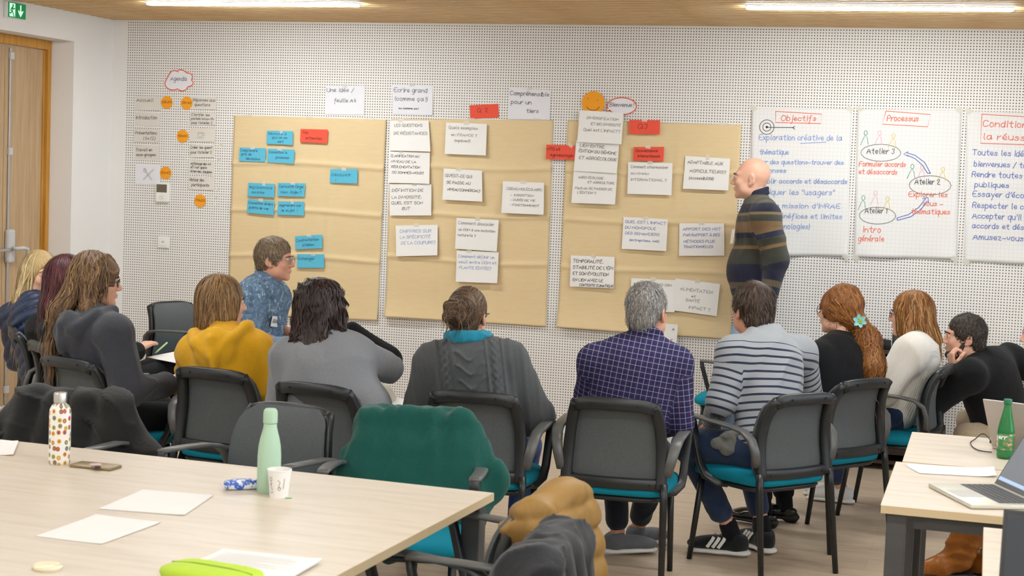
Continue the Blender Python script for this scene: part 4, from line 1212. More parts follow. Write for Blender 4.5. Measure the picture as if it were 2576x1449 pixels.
JOINTS = {
  'plaid': {'H':(-1.375,-3.602,1.163),'N':(-1.376,-3.633,1.030),'sL':(-1.575,-3.678,0.942),'sR':(-1.238,-3.619,0.948),'eL':(-1.625,-3.585,0.708),'eR':(-1.208,-3.607,0.699),'wL':(-1.635,-3.347,0.576),'wR':(-1.331,-3.356,0.630),'hip':(-1.446,-3.691,0.530),'kL':(-1.575,-3.258,0.500),'aL':(-1.548,-3.207,0.100),'kR':(-1.375,-3.245,0.500),'aR':(-1.490,-3.032,0.100),'fwd':(-0.066,0.998,0.000)},
  'bun': {'H':(-2.123,-3.767,1.112),'N':(-2.103,-3.802,0.985),'sL':(-2.248,-3.841,0.904),'sR':(-1.939,-3.747,0.923),'eL':(-2.321,-3.807,0.673),'eR':(-1.818,-3.687,0.689),'wL':(-2.335,-3.560,0.530),'wR':(-1.975,-3.553,0.587),'hip':(-2.024,-3.824,0.530),'kL':(-2.199,-3.400,0.500),'aL':(-2.155,-3.536,0.100),'kR':(-1.948,-3.393,0.500),'aR':(-1.936,-3.513,0.100),'fwd':(-0.105,0.995,0.000)},
  'grey': {'H':(-2.753,-3.894,1.106),'N':(-2.723,-3.937,0.973),'sL':(-2.875,-3.967,0.892),'sR':(-2.608,-3.885,0.920),'eL':(-2.899,-3.970,0.682),'eR':(-2.487,-3.729,0.852),'wL':(-2.895,-3.724,0.597),'wR':(-2.703,-3.660,0.960),'hip':(-2.629,-3.964,0.530),'kL':(-2.689,-3.509,0.500),'aL':(-2.695,-3.549,0.090),'kR':(-2.432,-3.550,0.500),'aR':(-2.438,-3.590,0.090),'fwd':(0.156,0.988,0.000)},
  'yellow': {'H':(-3.340,-3.674,1.087),'N':(-3.299,-3.735,0.948),'sL':(-3.436,-3.741,0.855),'sR':(-3.153,-3.717,0.884),'eL':(-3.507,-3.651,0.658),'eR':(-3.095,-3.734,0.700),'wL':(-3.510,-3.438,0.584),'wR':(-3.236,-3.551,0.629),'hip':(-3.213,-3.761,0.530),'kL':(-3.285,-3.307,0.500),'aL':(-3.290,-3.347,0.090),'kR':(-3.027,-3.341,0.500),'aR':(-3.032,-3.381,0.090),'fwd':(0.129,0.992,0.000)},
  'hoodie': {'H':(-3.932,-3.783,1.154),'N':(-3.908,-3.850,1.005),'sL':(-4.097,-3.726,0.909),'sR':(-3.742,-3.931,0.939),'eL':(-4.142,-3.571,0.647),'eR':(-3.655,-3.966,0.684),'wL':(-3.979,-3.369,0.587),'wR':(-3.563,-3.749,0.702),'hip':(-3.881,-3.796,0.530),'kL':(-3.842,-3.310,0.500),'aL':(-3.866,-3.376,0.090),'kR':(-3.598,-3.399,0.500),'aR':(-3.622,-3.465,0.090),'fwd':(0.342,0.940,0.000)},
  'redhair': {'H':(-4.408,-3.250,1.104),'N':(-4.390,-3.309,0.943),'sL':(-4.598,-3.191,0.835),'sR':(-4.253,-3.358,0.856),'eL':(-4.610,-3.087,0.598),'eR':(-4.170,-3.305,0.674),'wL':(-4.539,-2.859,0.557),'wR':(-4.152,-3.022,0.748),'hip':(-4.257,-3.377,0.530),'kL':(-4.139,-2.680,0.641),'aL':(-3.880,-2.740,0.090),'kR':(-4.034,-2.806,0.635),'aR':(-3.850,-2.900,0.090),'fwd':(0.616,0.788,0.000)},
  'blonde': {'H':(-4.924,-2.726,1.080),'N':(-4.923,-2.790,0.919),'sL':(-5.120,-2.658,0.823),'sR':(-4.806,-2.876,0.847),'eL':(-5.150,-2.569,0.591),'eR':(-4.735,-2.859,0.649),'wL':(-5.082,-2.398,0.510),'wR':(-4.789,-2.618,0.577),'hip':(-4.697,-2.937,0.530),'kL':(-4.431,-2.564,0.500),'aL':(-4.462,-2.588,0.090),'kR':(-4.271,-2.768,0.500),'aR':(-4.302,-2.793,0.090),'fwd':(0.788,0.616,0.000)},
  'stripe': {'H':(-1.019,-2.952,1.146),'N':(-0.942,-3.001,1.024),'sL':(-1.059,-3.166,0.959),'sR':(-0.810,-2.800,0.944),'eL':(-1.096,-3.235,0.749),'eR':(-0.772,-2.659,0.720),'wL':(-1.175,-3.018,0.619),'wR':(-0.923,-2.508,0.543),'hip':(-0.880,-3.149,0.530),'kL':(-1.266,-3.135,0.526),'aL':(-1.050,-3.000,0.105),'kR':(-1.050,-2.780,0.500),'aR':(-0.930,-2.860,0.105),'fwd':(-0.782,0.624,0.000)},
  'flower': {'H':(-0.685,-2.268,1.113),'N':(-0.670,-2.296,0.956),'sL':(-0.750,-2.472,0.889),'sR':(-0.589,-2.152,0.876),'eL':(-0.771,-2.347,0.682),'eR':(-0.571,-1.975,0.651),'wL':(-0.889,-2.178,0.611),'wR':(-0.760,-1.831,0.534),'hip':(-0.681,-2.447,0.530),'kL':(-1.097,-2.311,0.500),'aL':(-1.000,-2.300,0.100),'kR':(-0.974,-2.129,0.500),'aR':(-0.920,-2.130,0.100),'fwd':(-0.829,0.559,0.000)},
  'cream': {'H':(-0.376,-1.551,1.058),'N':(-0.309,-1.584,0.916),'sL':(-0.358,-1.790,0.877),'sR':(-0.302,-1.461,0.845),'eL':(-0.477,-1.841,0.673),'eR':(-0.406,-1.301,0.613),'wL':(-0.545,-1.625,0.748),'wR':(-0.537,-1.333,0.706),'hip':(-0.450,-1.661,0.530),'kL':(-0.882,-1.722,0.500),'aL':(-0.690,-1.500,0.090),'kR':(-0.852,-1.504,0.500),'aR':(-0.720,-1.380,0.090),'fwd':(-0.990,0.139,0.000)},
  'blueshirt': {'H':(-3.880,-1.986,1.187),'N':(-3.926,-2.011,1.043),'sR':(-3.935,-2.165,0.977),'sL':(-3.921,-1.869,0.959),'eR':(-3.888,-2.249,0.777),'wR':(-3.775,-2.074,0.711),'eL':(-3.944,-1.826,0.783),'wL':(-3.804,-1.891,0.752),'hip':(-3.980,-2.055,0.668),'fwd':(0.970,0.100,0.000),'kL':(-3.580,-1.895,0.668),'kR':(-3.560,-2.115,0.688),'aL':(-3.560,-1.855,0.100),'aR':(-3.580,-2.115,0.100)},
  'standing': {'H':(-1.426,-0.391,1.756),'N':(-1.384,-0.387,1.630),'sL':(-1.298,-0.568,1.525),'sR':(-1.426,-0.230,1.522),'eL':(-1.226,-0.577,1.264),'wL':(-1.250,-0.621,1.054),'eR':(-1.402,-0.213,1.239),'wR':(-1.450,-0.326,1.029),'hip':(-1.359,-0.427,1.004),'fwd':(-0.980,-0.100,0.000),'kL':(-1.464,-0.596,0.568),'kR':(-1.465,-0.390,0.521),'aL':(-1.527,-0.649,0.100),'aR':(-1.528,-0.444,0.100)},
  'crouch': {'H':(-0.095,-1.288,0.936),'N':(-0.006,-1.249,0.817),'sL':(-0.053,-1.457,0.744),'sR':(0.152,-0.994,0.798),'eL':(-0.226,-1.457,0.596),'wL':(-0.145,-1.421,0.762),'eR':(0.258,-1.038,0.765),'wR':(0.366,-1.063,0.699),'hip':(0.155,-1.189,0.423),'fwd':(-0.950,-0.250,0.000),'kL':(-0.051,-1.418,0.417),'kR':(-0.041,-1.099,0.449),'aL':(0.035,-1.349,0.090),'aR':(0.055,-1.089,0.090)},
  'boots': {'H':(0.286,-2.367,1.066),'N':(0.344,-2.360,0.931),'sL':(0.306,-2.554,0.866),'sR':(0.374,-2.179,0.847),'eL':(0.316,-2.597,0.669),'wL':(0.252,-2.516,0.615),'eR':(0.355,-2.120,0.605),'wR':(0.241,-2.259,0.596),'hip':(0.500,-2.780,0.520),'fwd':(-0.970,-0.200,0.000),'kL':(0.100,-2.980,0.500),'kR':(0.080,-2.760,0.500),'aL':(-0.050,-2.930,0.100),'aR':(0.130,-2.840,0.100)},
}
# ============================================================ people
SK_F = skin('fair_skin', '#d9a48a', '#e3b49c'); SK_R = skin('ruddy_skin', '#cf9277', '#dba68d'); SK_T = skin('tanned_skin', '#c08d70', '#cd9d80')
M_EYEW = plain('eye_white', '#e6e2dc', .2); M_IRIS = plain('eye_iris', '#3f3226', .2)
M_GLASS = plain('glasses_frame', '#2d2f33', .3, spec=.6)
M_LENS = None
def rotz(v, deg): c, s = math.cos(math.radians(deg)), math.sin(math.radians(deg)); return np.array([c * v[0] - s * v[1], s * v[0] + c * v[1], v[2]])
def headframe(az, pitch=0., roll=0.):
    f = V3(math.cos(math.radians(az)) * math.cos(math.radians(pitch)), math.sin(math.radians(az)) * math.cos(math.radians(pitch)), math.sin(math.radians(pitch)))
    M_ = frame(f, (0, 0, 1))
    if roll: M_ = M_ @ np.array(Matrix.Rotation(math.radians(roll), 3, 'Y'))
    return M_

def shoe(parent, ankle, d, up_mat, sole_mat, kind='sneaker', s=1.0, name='shoe', pitch=0.):
    f = unit(V3(d[0], d[1], 0)); M_ = frame(f, (0, 0, 1))
    if pitch: M_ = M_ @ np.array(Matrix.Rotation(math.radians(pitch), 3, 'X'))
    F = Field(.007, .02)
    F.ell((0, -.028, .05), (.036, .043, .052)).ell((0, .06, .045), (.040, .10, .036)).ell((0, .145, .036), (.044, .055, .026))
    F.cone((0, -.012, .05), (0, -.012, .095 if kind != 'pump' else .07), .040, .042)
    F.plane((0, 0, .014), (0, 0, -1))
    F.plane((0, -.01, .098 if kind != 'pump' else .07), (0, -.25, 1))
    t_ = V3(ankle) * 1.0; t_[2] = max(ankle[2] - .09 * s, .002)
    V, Q = F.mesh(); o = mesh_obj(name, V * s @ M_.T + t_, Q, up_mat, parent, smooth=True)
    S = Field(.006, .012); th = .016
    S.cone((0, -.04, .013), (0, .06, .011), .043, .038, flat=(V3(0, 0, 1), .36)).cone((0, .06, .011), (0, .155, .011), .040, .046, flat=(V3(0, 0, 1), .33))
    S.plane((0, 0, .001), (0, 0, -1), .002)
    if kind == 'pump': S.cone((0, -.045, .012), (0, -.02, .018), .036, .036)
    V, Q = S.mesh(); mesh_obj('sole', V * s @ M_.T + t_, Q, sole_mat, o, smooth=True)
    return o, M_, t_

def glasses(parent, M_, t_, s, mat):
    mb = MB()
    for sx in (-1, 1):
        mb.tube([(sx * .031 + .021 * math.cos(a), .104 - .004 * abs(math.cos(a)), -.004 + .017 * math.sin(a)) for a in np.linspace(0, 2 * math.pi, 17)], .0017, 6, False)
        mb.tube([(sx * .052, .100, .002), (sx * .072, .08, .004), (sx * .079, .02, .0), (sx * .078, -.012, -.006)], .0018, 6)
    mb.tube([(-.011, .106, .0), (0, .108, .003), (.011, .106, .0)], .0017, 6)
    V = np.array(mb.v) * s @ M_.T + t_
    return mesh_obj('glasses', V, mb.f, mat, parent, smooth=True)

def make_hair(parent, M_, t_, s, fn, mat, h=.0055, name='hair', **kw):
    """fn adds solids to the hair field in head space; strands laid over it"""
    F = Field(h * 1.08, .02); fn(F)
    if kw.get('disp'): F.disp = kw.pop('disp')
    V, Q = F.mesh(); rng = np.random.RandomState(len(V) % 1000)
    tonef = kw.pop('tone', None); sub = kw.pop('base_tone', .35)
    parts = [(V * s @ M_.T + t_, Q)]; tones = [np.full(len(V), sub) + (tonef(V) if tonef else 0)]
    sets = kw.pop('sets', [kw])
    for st in sets:
        r = strands(F, V, np.eye(3), np.zeros(3), rng, **st)
        if r is None: continue
        v, q, tn = r
        if tonef: tn = tn + tonef(v)
        parts.append((v * s @ M_.T + t_, q)); tones.append(tn)
    VV, QQ = merge(parts)
    o = mesh_obj(name, VV, QQ, mat, parent, smooth=True)
    tn = np.concatenate(tones); add_attr(o, 'tone', np.stack([tn, tn, tn], 1))
    return o
def crown(c, w=1.):
    c = V3(c)
    def f(p):
        d = p - c; d = d.copy(); d[:, 2] *= .3; return w * d / (np.linalg.norm(d, axis=1)[:, None] + 1e-6)
    return f

def person(key, label, az=None, pitch=0, roll=0, male=True, sk=SK_F, s=1.0, fat=1.0, top=None, trousers=None, sleeve=1.0, short=False, fold=.006, ffreq=26, ease=.0,
           shoes=None, hair=None, hands=('relaxed', 'relaxed'), seed=1, tname='sweater', th=.0092, tdisp=None, extra_top=None, group=None, neckr=.0, leg=1.0, fore=(1., 1.), cuff=.84, core=True, handaim=None, tclip=None, eyes=True):
    J = {k: V3(v) for k, v in JOINTS[key].items()}
    side = unit(J['sR'] - J['sL']); up = unit(J['N'] - J['hip']); fwd = unit(np.cross(up, side)); side = np.cross(fwd, up)
    base = J['hip'].copy(); base[2] = 0
    root = empty('person', tuple(base), 0, label, 'person', group)
    hold = []
    # ---- skin: head, neck, forearms and hands, plus the body core under the clothes
    parts = []
    Mh = headframe(az, pitch, roll); th_ = J['H']
    V, Q = head_mesh(male); parts.append((V * s @ Mh.T + th_, Q))
    nb = Field(.006, .02); n0 = th_ + Mh @ V3(0, -.03, -.10) * s
    nb.cone(th_ + Mh @ V3(0, -.025, -.04) * s, lerp(n0, J['N'], .5), (.055 if male else .047) * s, (.056 if male else .048) * s).cone(lerp(n0, J['N'], .5), J['N'] - up * .05, (.056 if male else .048) * s, (.07 if male else .06) * s)
    parts.append(nb.mesh())
    Rr = (J['eR'], J['wR'], 1); Ll = (J['eL'], J['wL'], -1)
    for (e, w, sg), kind, aim in zip((Ll, Rr), hands, handaim or (None, None)):
        arm = Field(.006, .015); arm.cone(e if short else lerp(e, w, .5), w, .043 * s if short else .033 * s, .027 * s, flat=None)
        parts.append(arm.mesh())
        if kind:
            V, Q = hand(kind); V = V.copy() * s
            d = unit(w - e)
            bk = V3(0, 0, 1) if aim is None else V3(aim[1])
            if aim is not None: d = unit(aim[0])
            bk = unit(bk - d * (bk @ d)); x = np.cross(d, bk)
            # thumb points to the body's midline
            V[:, 0] *= -sg if aim is None or len(aim) < 3 else aim[2]
            flipf = (-sg if aim is None or len(aim) < 3 else aim[2]) < 0
            Mx = np.stack([x, d, bk], 1)
            parts.append((V @ Mx.T + w, Q[:, ::-1] if flipf else Q))
    if core:
        C = Field(.016, .05)
        C.ell(J['hip'], (.13, .10, .11), np.stack([side, fwd, up], 1)).cone(J['hip'], lerp(J['hip'], J['N'], .8), .10, .10).cone(J['sL'], J['sR'], .045, .045)
        for a in 'LR':
            C.cone(J['s'+a], J['e'+a], .042, .036).cone(J['e'+a], lerp(J['e'+a], J['w'+a], .6), .034, .028)
            hj = J['hip'] + side * (.085 if a == 'R' else -.085)
            C.cone(hj, J['k'+a], .065, .048).cone(J['k'+a], J['a'+a], .045, .034)
        parts.append(C.mesh())
    VV, QQ = merge(parts)
    body = mesh_obj('body', VV, QQ, sk, root, smooth=True); hold.append(body)
    if eyes:
        for sx in (-1, 1):
            eb = MB().add(*superell(.0105, .0105, .0105, 1, 1, 12, 8)); v = np.array(eb.v) + V3(sx * .030, .0838, .001)
            eo = mesh_obj('eye', v * s @ Mh.T + th_, eb.f, M_EYEW, root, smooth=True)
            ib = MB().add(*superell(.0052, .0025, .0052, 1, 1, 10, 6)); v = np.array(ib.v) + V3(sx * .030, .0932, .001)
            mesh_obj('iris', v * s @ Mh.T + th_, ib.f, M_IRIS, eo, smooth=True)
            bw = MB().tube([(sx * .012, .1, .018), (sx * .03, .0975, .023), (sx * .05, .083, .017)], [.003, .0034, .002], 6)
            mesh_obj('eyebrow', np.array(bw.v) * s @ Mh.T + th_, bw.f, hair['mat'] if hair else M_IRIS, root, smooth=True)
    # ---- top
    R3 = np.stack([side, fwd, up], 1); f_ = fat; L = np.linalg.norm(J['N'] - J['hip'])
    F = Field(th, .05)
    at_ = lambda t, fy=0., x=0.: lerp(J['hip'], J['N'], t) + fwd * fy + side * x
    torso = [('e', at_(.08), (.168 * f_ + ease, .125 * f_ + ease, .14)), ('e', at_(.36, .004), (.155 * f_ + ease, .115 * f_ + ease, .16)), ('e', at_(.66, -.004), (.168 * f_ + ease, .118 * f_ + ease, .17)), ('e', at_(.84, -.012), (.145 * f_ + ease, .095 + ease, .10))]
    for _, c, r in torso: F.ell(c, r, R3, k=.06)
    for a in 'LR':
        F.cone(at_(.94), J['s'+a], .062, .066 + ease, k=.05)
        F.cone(at_(1.02), lerp(J['N'], J['s'+a], .55) - up * .0, .05, .05, k=.04)
    nt = len(F.P)
    for a in 'LR':
        F.cone(J['s'+a], J['e'+a], (.064 + ease) * sleeve, (.052 + ease) * sleeve, k=.035)
        fo_ = fore[0 if a == 'L' else 1]
        if not short and fo_: F.cone(J['e'+a], lerp(J['e'+a], J['w'+a], .93), (.051 + ease) * sleeve * fo_, (.037 + ease * .6) * sleeve * fo_, k=.025)
    if extra_top: extra_top(F, J, side, fwd, up, at_)
    if short:
        for a in 'LR': F.P = [p for p in F.P]; F.plane(lerp(J['s'+a], J['e'+a], .93), J['e'+a] - J['s'+a], .004) if False else None
    if tclip: tclip(F, J, side, fwd, up, at_)
    fd_ = folds(seed, fold, ffreq) if fold else None
    if tdisp is not None:
        loc = lambda p: (p - J['hip']) @ R3
        F.disp = (lambda p: (fd_(p) if fd_ else 0) + tdisp(p, loc(p), J))
    elif fd_: F.disp = fd_
    V, Q = F.mesh(); to = mesh_obj(tname, V, Q, top, root, smooth=True); hold.append(to)
    # pattern coordinates: across, along, part
    dT = np.min([Field.dist(V, p) for p in F.P[:nt] if not p[7]], 0); pat = np.zeros((len(V), 3))
    pat[:, 0] = (V - J['hip']) @ side; pat[:, 1] = (V - J['hip']) @ up; pat[:, 2] = (V - J['hip']) @ fwd
    for a, sg in (('L', -1), ('R', 1)):
        segs = [(J['s'+a], J['e'+a], .06)] + ([] if short else [(J['e'+a], J['w'+a], .045)])
        s0 = 0
        for A, B, rr in segs:
            d = Field.dist(V, ('c', A, B, rr, rr, .01, None, False, 0)); m_ = (d < dT - .004)
            ax = unit(B - A); t__ = (V - A) @ ax; lat = unit(np.cross(ax, fwd)) * sg
            v0 = (J['s'+a] - J['hip']) @ up + .0
            pat[m_, 1] = v0 - s0 - t__[m_]; pat[m_, 0] = ((V - A) @ lat)[m_] + sg * .2; pat[m_, 2] = ((V - A) @ np.cross(lat, ax))[m_]
            dT = np.minimum(dT, d + .0); s0 += np.linalg.norm(B - A)
    add_attr(to, 'pat', pat)
    # ---- trousers
    if trousers is not None:
        T = Field(.011, .05); T.disp = folds(seed + 40, .005, 30)
        T.ell(at_(.0), (.165 * f_, .125 * f_, .12), R3)
        for a, sg in (('L', -1), ('R', 1)):
            hj = J['hip'] + side * sg * .085
            T.cone(hj, J['k'+a], .088 * leg, .066 * leg, k=.045).cone(J['k'+a], lerp(J['k'+a], J['a'+a], cuff), .064 * leg, .052 * leg, k=.02)
        hold.append(field_obj(T, 'trousers', trousers, root))
    # ---- hair
    if hair:
        hk = dict(hair); mt = hk.pop('mat'); fn = hk.pop('fn')
        hold.append(make_hair(root, Mh, th_, s, fn, mt, **hk))
    if shoes:
        for a in 'LR':
            d = shoes.get('dir' + a, J['fwd']); so, M_, tt = shoe(root, J['a'+a], d, shoes['mat'], shoes['sole'], shoes.get('kind', 'sneaker'), shoes.get('s', 1.), pitch=shoes.get('pitch' + a, 0))
            if shoes.get('fn'): shoes['fn'](so, M_, tt)
            if shoes.get('sock'):
                sk_ = Field(.007, .01); sk_.cone(J['a'+a] + V3(0, 0, -.02), J['a'+a] + (J['k'+a] - J['a'+a]) * shoes.get('sockl', .14), .043, .042); field_obj(sk_, 'sock', shoes['sock'], root)
    root['_fin'] = 1
    return dict(root=root, J=J, Mh=Mh, th=th_, side=side, fwd=fwd, up=up, s=s, body=body, top=to, at=at_)

def finish(root):
    """children were built in world coordinates: move them into the root's frame"""
    del root['_fin']
    off = Vector(root.location)
    for ch in root.children:
        ch.location = ch.location - off

# ------------------------------------------------------------ hair styles (head space: x right, y forward, z up)
def h_cap(F, t=.012, face=True, low=-.05):
    F.ell((0, -.016, .030), (.0735 + t, .093 + t, .088 + t))
    F.ell((0, -.058, -.035), (.058 + t * .6, .045 + t * .6, .055))
    if face: F.ell((0, .128, -.075), (.10, .095, .135), k=.018, sub=True)
def h_short(t=.010, recede=0.):
    def fn(F):
        h_cap(F, t, False)
        F.ell((0, .14 - recede, -.062), (.095, .10, .115), k=.015, sub=True)
        for s in (-1, 1): F.ell((s * .085, .012, -.048), (.022, .03, .042), k=.012, sub=True)
        F.plane((0, -.09, -.085), (0, -.3, -1), .012)
    return fn
def h_bob(t=.018, low=-.11, wide=.088, back=-.095):
    def fn(F):
        h_cap(F, t, False)
        for s in (-1, 1):
            F.cone((s * .066, -.008, .01), (s * wide, -.012, low + .02), .034, .030, k=.03).cone((s * .062, .04, .02), (s * (wide - .010), .03, low + .04), .022, .020, k=.03)
            F.cone((s * .045, -.06, .0), (s * .05, back * .9, low), .042, .034, k=.03)
        F.cone((0, -.07, .0), (0, back, low), .05, .04, k=.03)
        F.ell((0, .135, -.055), (.056, .085, .115), k=.015, sub=True)
        F.plane((0, 0, low - .012), (0, .1, -1), .012)
    return fn
def h_long(t=.018, low=-.3, wide=.085, back=-.11, sh=0., front=1., fw=.056):
    def fn(F):
        h_cap(F, t, False)
        for s in (-1, 1):
            F.cone((s * .066, -.01, .01), (s * wide, -.02, -.12), .036, .036, k=.03).cone((s * wide, -.02, -.12), (s * (wide + .006), -.05 + sh, low + .05), .036, .022, k=.03)
            if front: F.cone((s * .062, .028, .02), (s * (wide - .008), .018, -.10), .020, .020, k=.03)
            F.cone((s * .045, -.06, .0), (s * .05, back, -.14), .045, .042, k=.03).cone((s * .05, back, -.14), (s * .05, back - .015, low + .02), .042, .024, k=.03)
        F.cone((0, -.075, .0), (0, back, -.14), .05, .045, k=.03).cone((0, back, -.14), (0, back - .02, low), .045, .022, k=.03)
        F.ell((0, .135, -.055), (fw, .085 if fw < .07 else .105, .115), k=.015, sub=True)
    return fn
# ------------------------------------------------------------ cloth patterns
def mat_plaid():
    t = NT('navy_plaid_cotton'); a = t.n('ShaderNodeAttribute', attribute_name='pat'); sp = t.n('ShaderNodeSeparateXYZ'); t.l(a.outputs['Vector'], sp.inputs[0])
    tot = None; band = None
    for o_ in (sp.outputs[0], sp.outputs[1]):
        fr_ = t.math('FRACT', t.math('ADD', t.math('DIVIDE', o_, .0235), 200.))
        ln = t.math('LESS_THAN', t.math('ABSOLUTE', t.math('SUBTRACT', fr_, .5)), .045)
        b2 = t.math('LESS_THAN', t.math('FRACT', t.math('ADD', t.math('DIVIDE', o_, .047), 200.)), .5)
        tot = ln if tot is None else t.math('ADD', tot, ln); band = b2 if band is None else t.math('ADD', band, b2)
    base = t.mix(t.math('MULTIPLY', band, .5), hexc('#26244a'), hexc('#332a4c'))
    t.color(t.mix(t.math('MINIMUM', t.math('MULTIPLY', tot, .62), 1.), base, hexc('#a4a5bb')))
    t.set(.85, 0, .2); t.bump(t.noise(t.coord(), 600, 2), .1, .001); return t.m
def bands(name, stops, period, off, rib=0., ribw=.006, rough=.9, edge=None):
    """horizontal bands along the garment, optional vertical ribs"""
    t = NT(name); a = t.n('ShaderNodeAttribute', attribute_name='pat'); sp = t.n('ShaderNodeSeparateXYZ'); t.l(a.outputs['Vector'], sp.inputs[0])
    fr_ = t.math('FRACT', t.math('ADD', t.math('DIVIDE', t.math('ADD', sp.outputs[1], off), period), 100.))
    nd = t.n('ShaderNodeValToRGB'); nd.color_ramp.interpolation = 'CONSTANT'; e = nd.color_ramp.elements
    while len(e) < len(stops): e.new(.5)
    for x, (p, c) in zip(e, stops): x.position = p; x.color = hexc(c)
    t.l(fr_, nd.inputs[0]); col = nd.outputs[0]
    if edge is not None: col = t.mix(t.math('GREATER_THAN', sp.outputs[1], edge[0]), col, hexc(edge[1]))
    n = t.noise(t.coord(), 350, 3); col2 = t.mix(n, (0, 0, 0, 1), col)
    t.color(t.mix(.75, col2, col)); t.set(rough, 0, .2, Sheen_Weight=.15)
    if rib:
        w = t.math('SINE', t.math('MULTIPLY', t.math('ADD', sp.outputs[2], t.math('MULTIPLY', sp.outputs[0], .15)), 6.283 / ribw)); t.bump(w, rib, .004)
    else: t.bump(n, .25, .002)
    return t.m
def mat_leaf():
    t = NT('blue_leaf_print_cotton'); v = t.coord(scale=(1, 1, 1.6)); n = t.noise(v, 26, 5, .7); n2 = t.noise(t.coord(scale=(2.2, 1, .7)), 34, 4, .75)
    r = t.ramp(n, [(.35, hexc('#485d72')), (.55, hexc('#66809a')), (.7, hexc('#7f9ab2'))]); m_ = t.math('GREATER_THAN', n2, .585)
    t.color(t.mix(t.math('MULTIPLY', m_, .62), r, hexc('#c5d3de'))); t.set(.85, 0, .2); return t.m
def mat_rib(name, c0, c1, w=.007):
    t = NT(name); a = t.n('ShaderNodeAttribute', attribute_name='pat'); sp = t.n('ShaderNodeSeparateXYZ'); t.l(a.outputs['Vector'], sp.inputs[0])
    x = t.math('ADD', sp.outputs[2], t.math('MULTIPLY', sp.outputs[0], .15)); wv = t.math('SINE', t.math('MULTIPLY', x, 6.283 / w)); n = t.noise(t.coord(), 300, 2)
    t.color(t.mix(n, hexc(c0), hexc(c1))); t.set(.95, 0, .15, Sheen_Weight=.2); t.bump(t.math('ADD', wv, t.math('MULTIPLY', t.noise(t.coord(), 17, 3), 6.)), .2, .004); return t.m
M_PLAID = mat_plaid()
M_MARL = bands('grey_striped_knit', [(0, '#a4a8ad'), (.70, '#31354a')], .034, 0., edge=(.47, '#a6aaae'))
M_BOLD = bands('striped_ribbed_wool', [(0, '#5e5a4c'), (.09, '#23263a'), (.16, '#6a5d4a'), (.22, '#22263a'), (.40, '#3f4038'), (.55, '#8a6b49'), (.585, '#4a4a3e'), (.66, '#242a40'), (.71, '#866a4b'), (.82, '#484a40'), (.88, '#857052'), (.91, '#23273c')], .62, .03, rib=.5)
M_LEAF = mat_leaf()
M_CABLE = cloth('grey_heather_wool', '#55585a', '#414447', bump=.5, bscale=420, scale=160)
M_YEL = cloth('mustard_sweatshirt', '#e0ab1e', '#d39c14', bump=.12)
M_GCARD = cloth('grey_wool_felt', '#8b8d92', '#7b7d83', bump=.3, scale=120)
M_HOOD = cloth('charcoal_sweatshirt', '#40424a', '#34363d')
M_BLACKW = cloth('black_knit', '#16171a', '#0e0f11', sheen=.05)
M_CREAMW = mat_rib('cream_ribbed_knit', '#ded9cf', '#eae6de')
M_NAVYQ = plain('navy_quilted_nylon', '#22304e', .42, spec=.5, var=.12, vscale=25)
M_JEANS = cloth('dark_blue_denim', '#26395a', '#1b2b47', scale=25); M_JEANL = cloth('light_blue_denim', '#8fa9c2', '#7793b0', scale=18); M_JEANM = cloth('mid_blue_denim', '#3b5ea4', '#2f4f90', scale=25)
M_TRB = cloth('black_trousers', '#17181b', '#101114', sheen=.03); M_TRN = cloth('navy_trousers', '#1b2130', '#141925'); M_CHINO = cloth('beige_chino', '#b7a58c', '#a89579')
M_RUBW = plain('white_rubber', '#e4e3de', .6); M_RUBB = plain('black_rubber', '#1b1b1c', .5); M_SHB = cloth('black_shoe_mesh', '#1f2124', '#15171a'); M_SHG = cloth('grey_shoe_knit', '#6d6f74', '#5a5c61'); M_SHN = cloth('navy_shoe_canvas', '#20263a', '#181d2e'); M_SHW = plain('white_shoe_leather', '#dcdbd6', .5); M_PATENT = plain('black_patent_leather', '#101012', .12, spec=.8)
M_SCARF = cloth('turquoise_scarf', '#1f92ad', '#177a96', bump=.4)
HB_GREY = hairmat('salt_pepper_hair', '#3a3633', '#77736f', '#b3b0ad'); HB_BROWN = hairmat('dark_brown_hair', '#241a14', '#41322a', '#6b5648'); HB_BUN = hairmat('brown_grey_hair', '#2b211b', '#5a4636', '#94795c'); HB_BLACK = hairmat('near_black_hair', '#120c0c', '#2a1d1b', '#503a36', .45)
HB_LB = hairmat('light_brown_hair', '#4f3a25', '#856541', '#b7925f'); HB_WAVE = hairmat('wavy_brown_hair', '#3a281b', '#6e5238', '#a98556'); HB_RED = hairmat('dark_red_hair', '#230e10', '#4a1e22', '#743438', .42); HB_BLOND = hairmat('blonde_hair', '#8a6f47', '#c3a774', '#ead9ae'); HB_GIN = hairmat('ginger_curly_hair', '#4a2a12', '#8a5326', '#c08a4c'); HB_COP = hairmat('copper_highlight_hair', '#4b2c14', '#8f5b2b', '#d0a061'); HB_SAND = hairmat('sandy_short_hair', '#4a3d30', '#7d6a53', '#b09c80'); HB_DK = hairmat('black_brown_short_hair', '#1d1815', '#3d342e', '#6a5d52')
HB_BALD = hairmat('shaved_fringe', '#8f7a6b', '#b29c8c', '#cdb9aa')

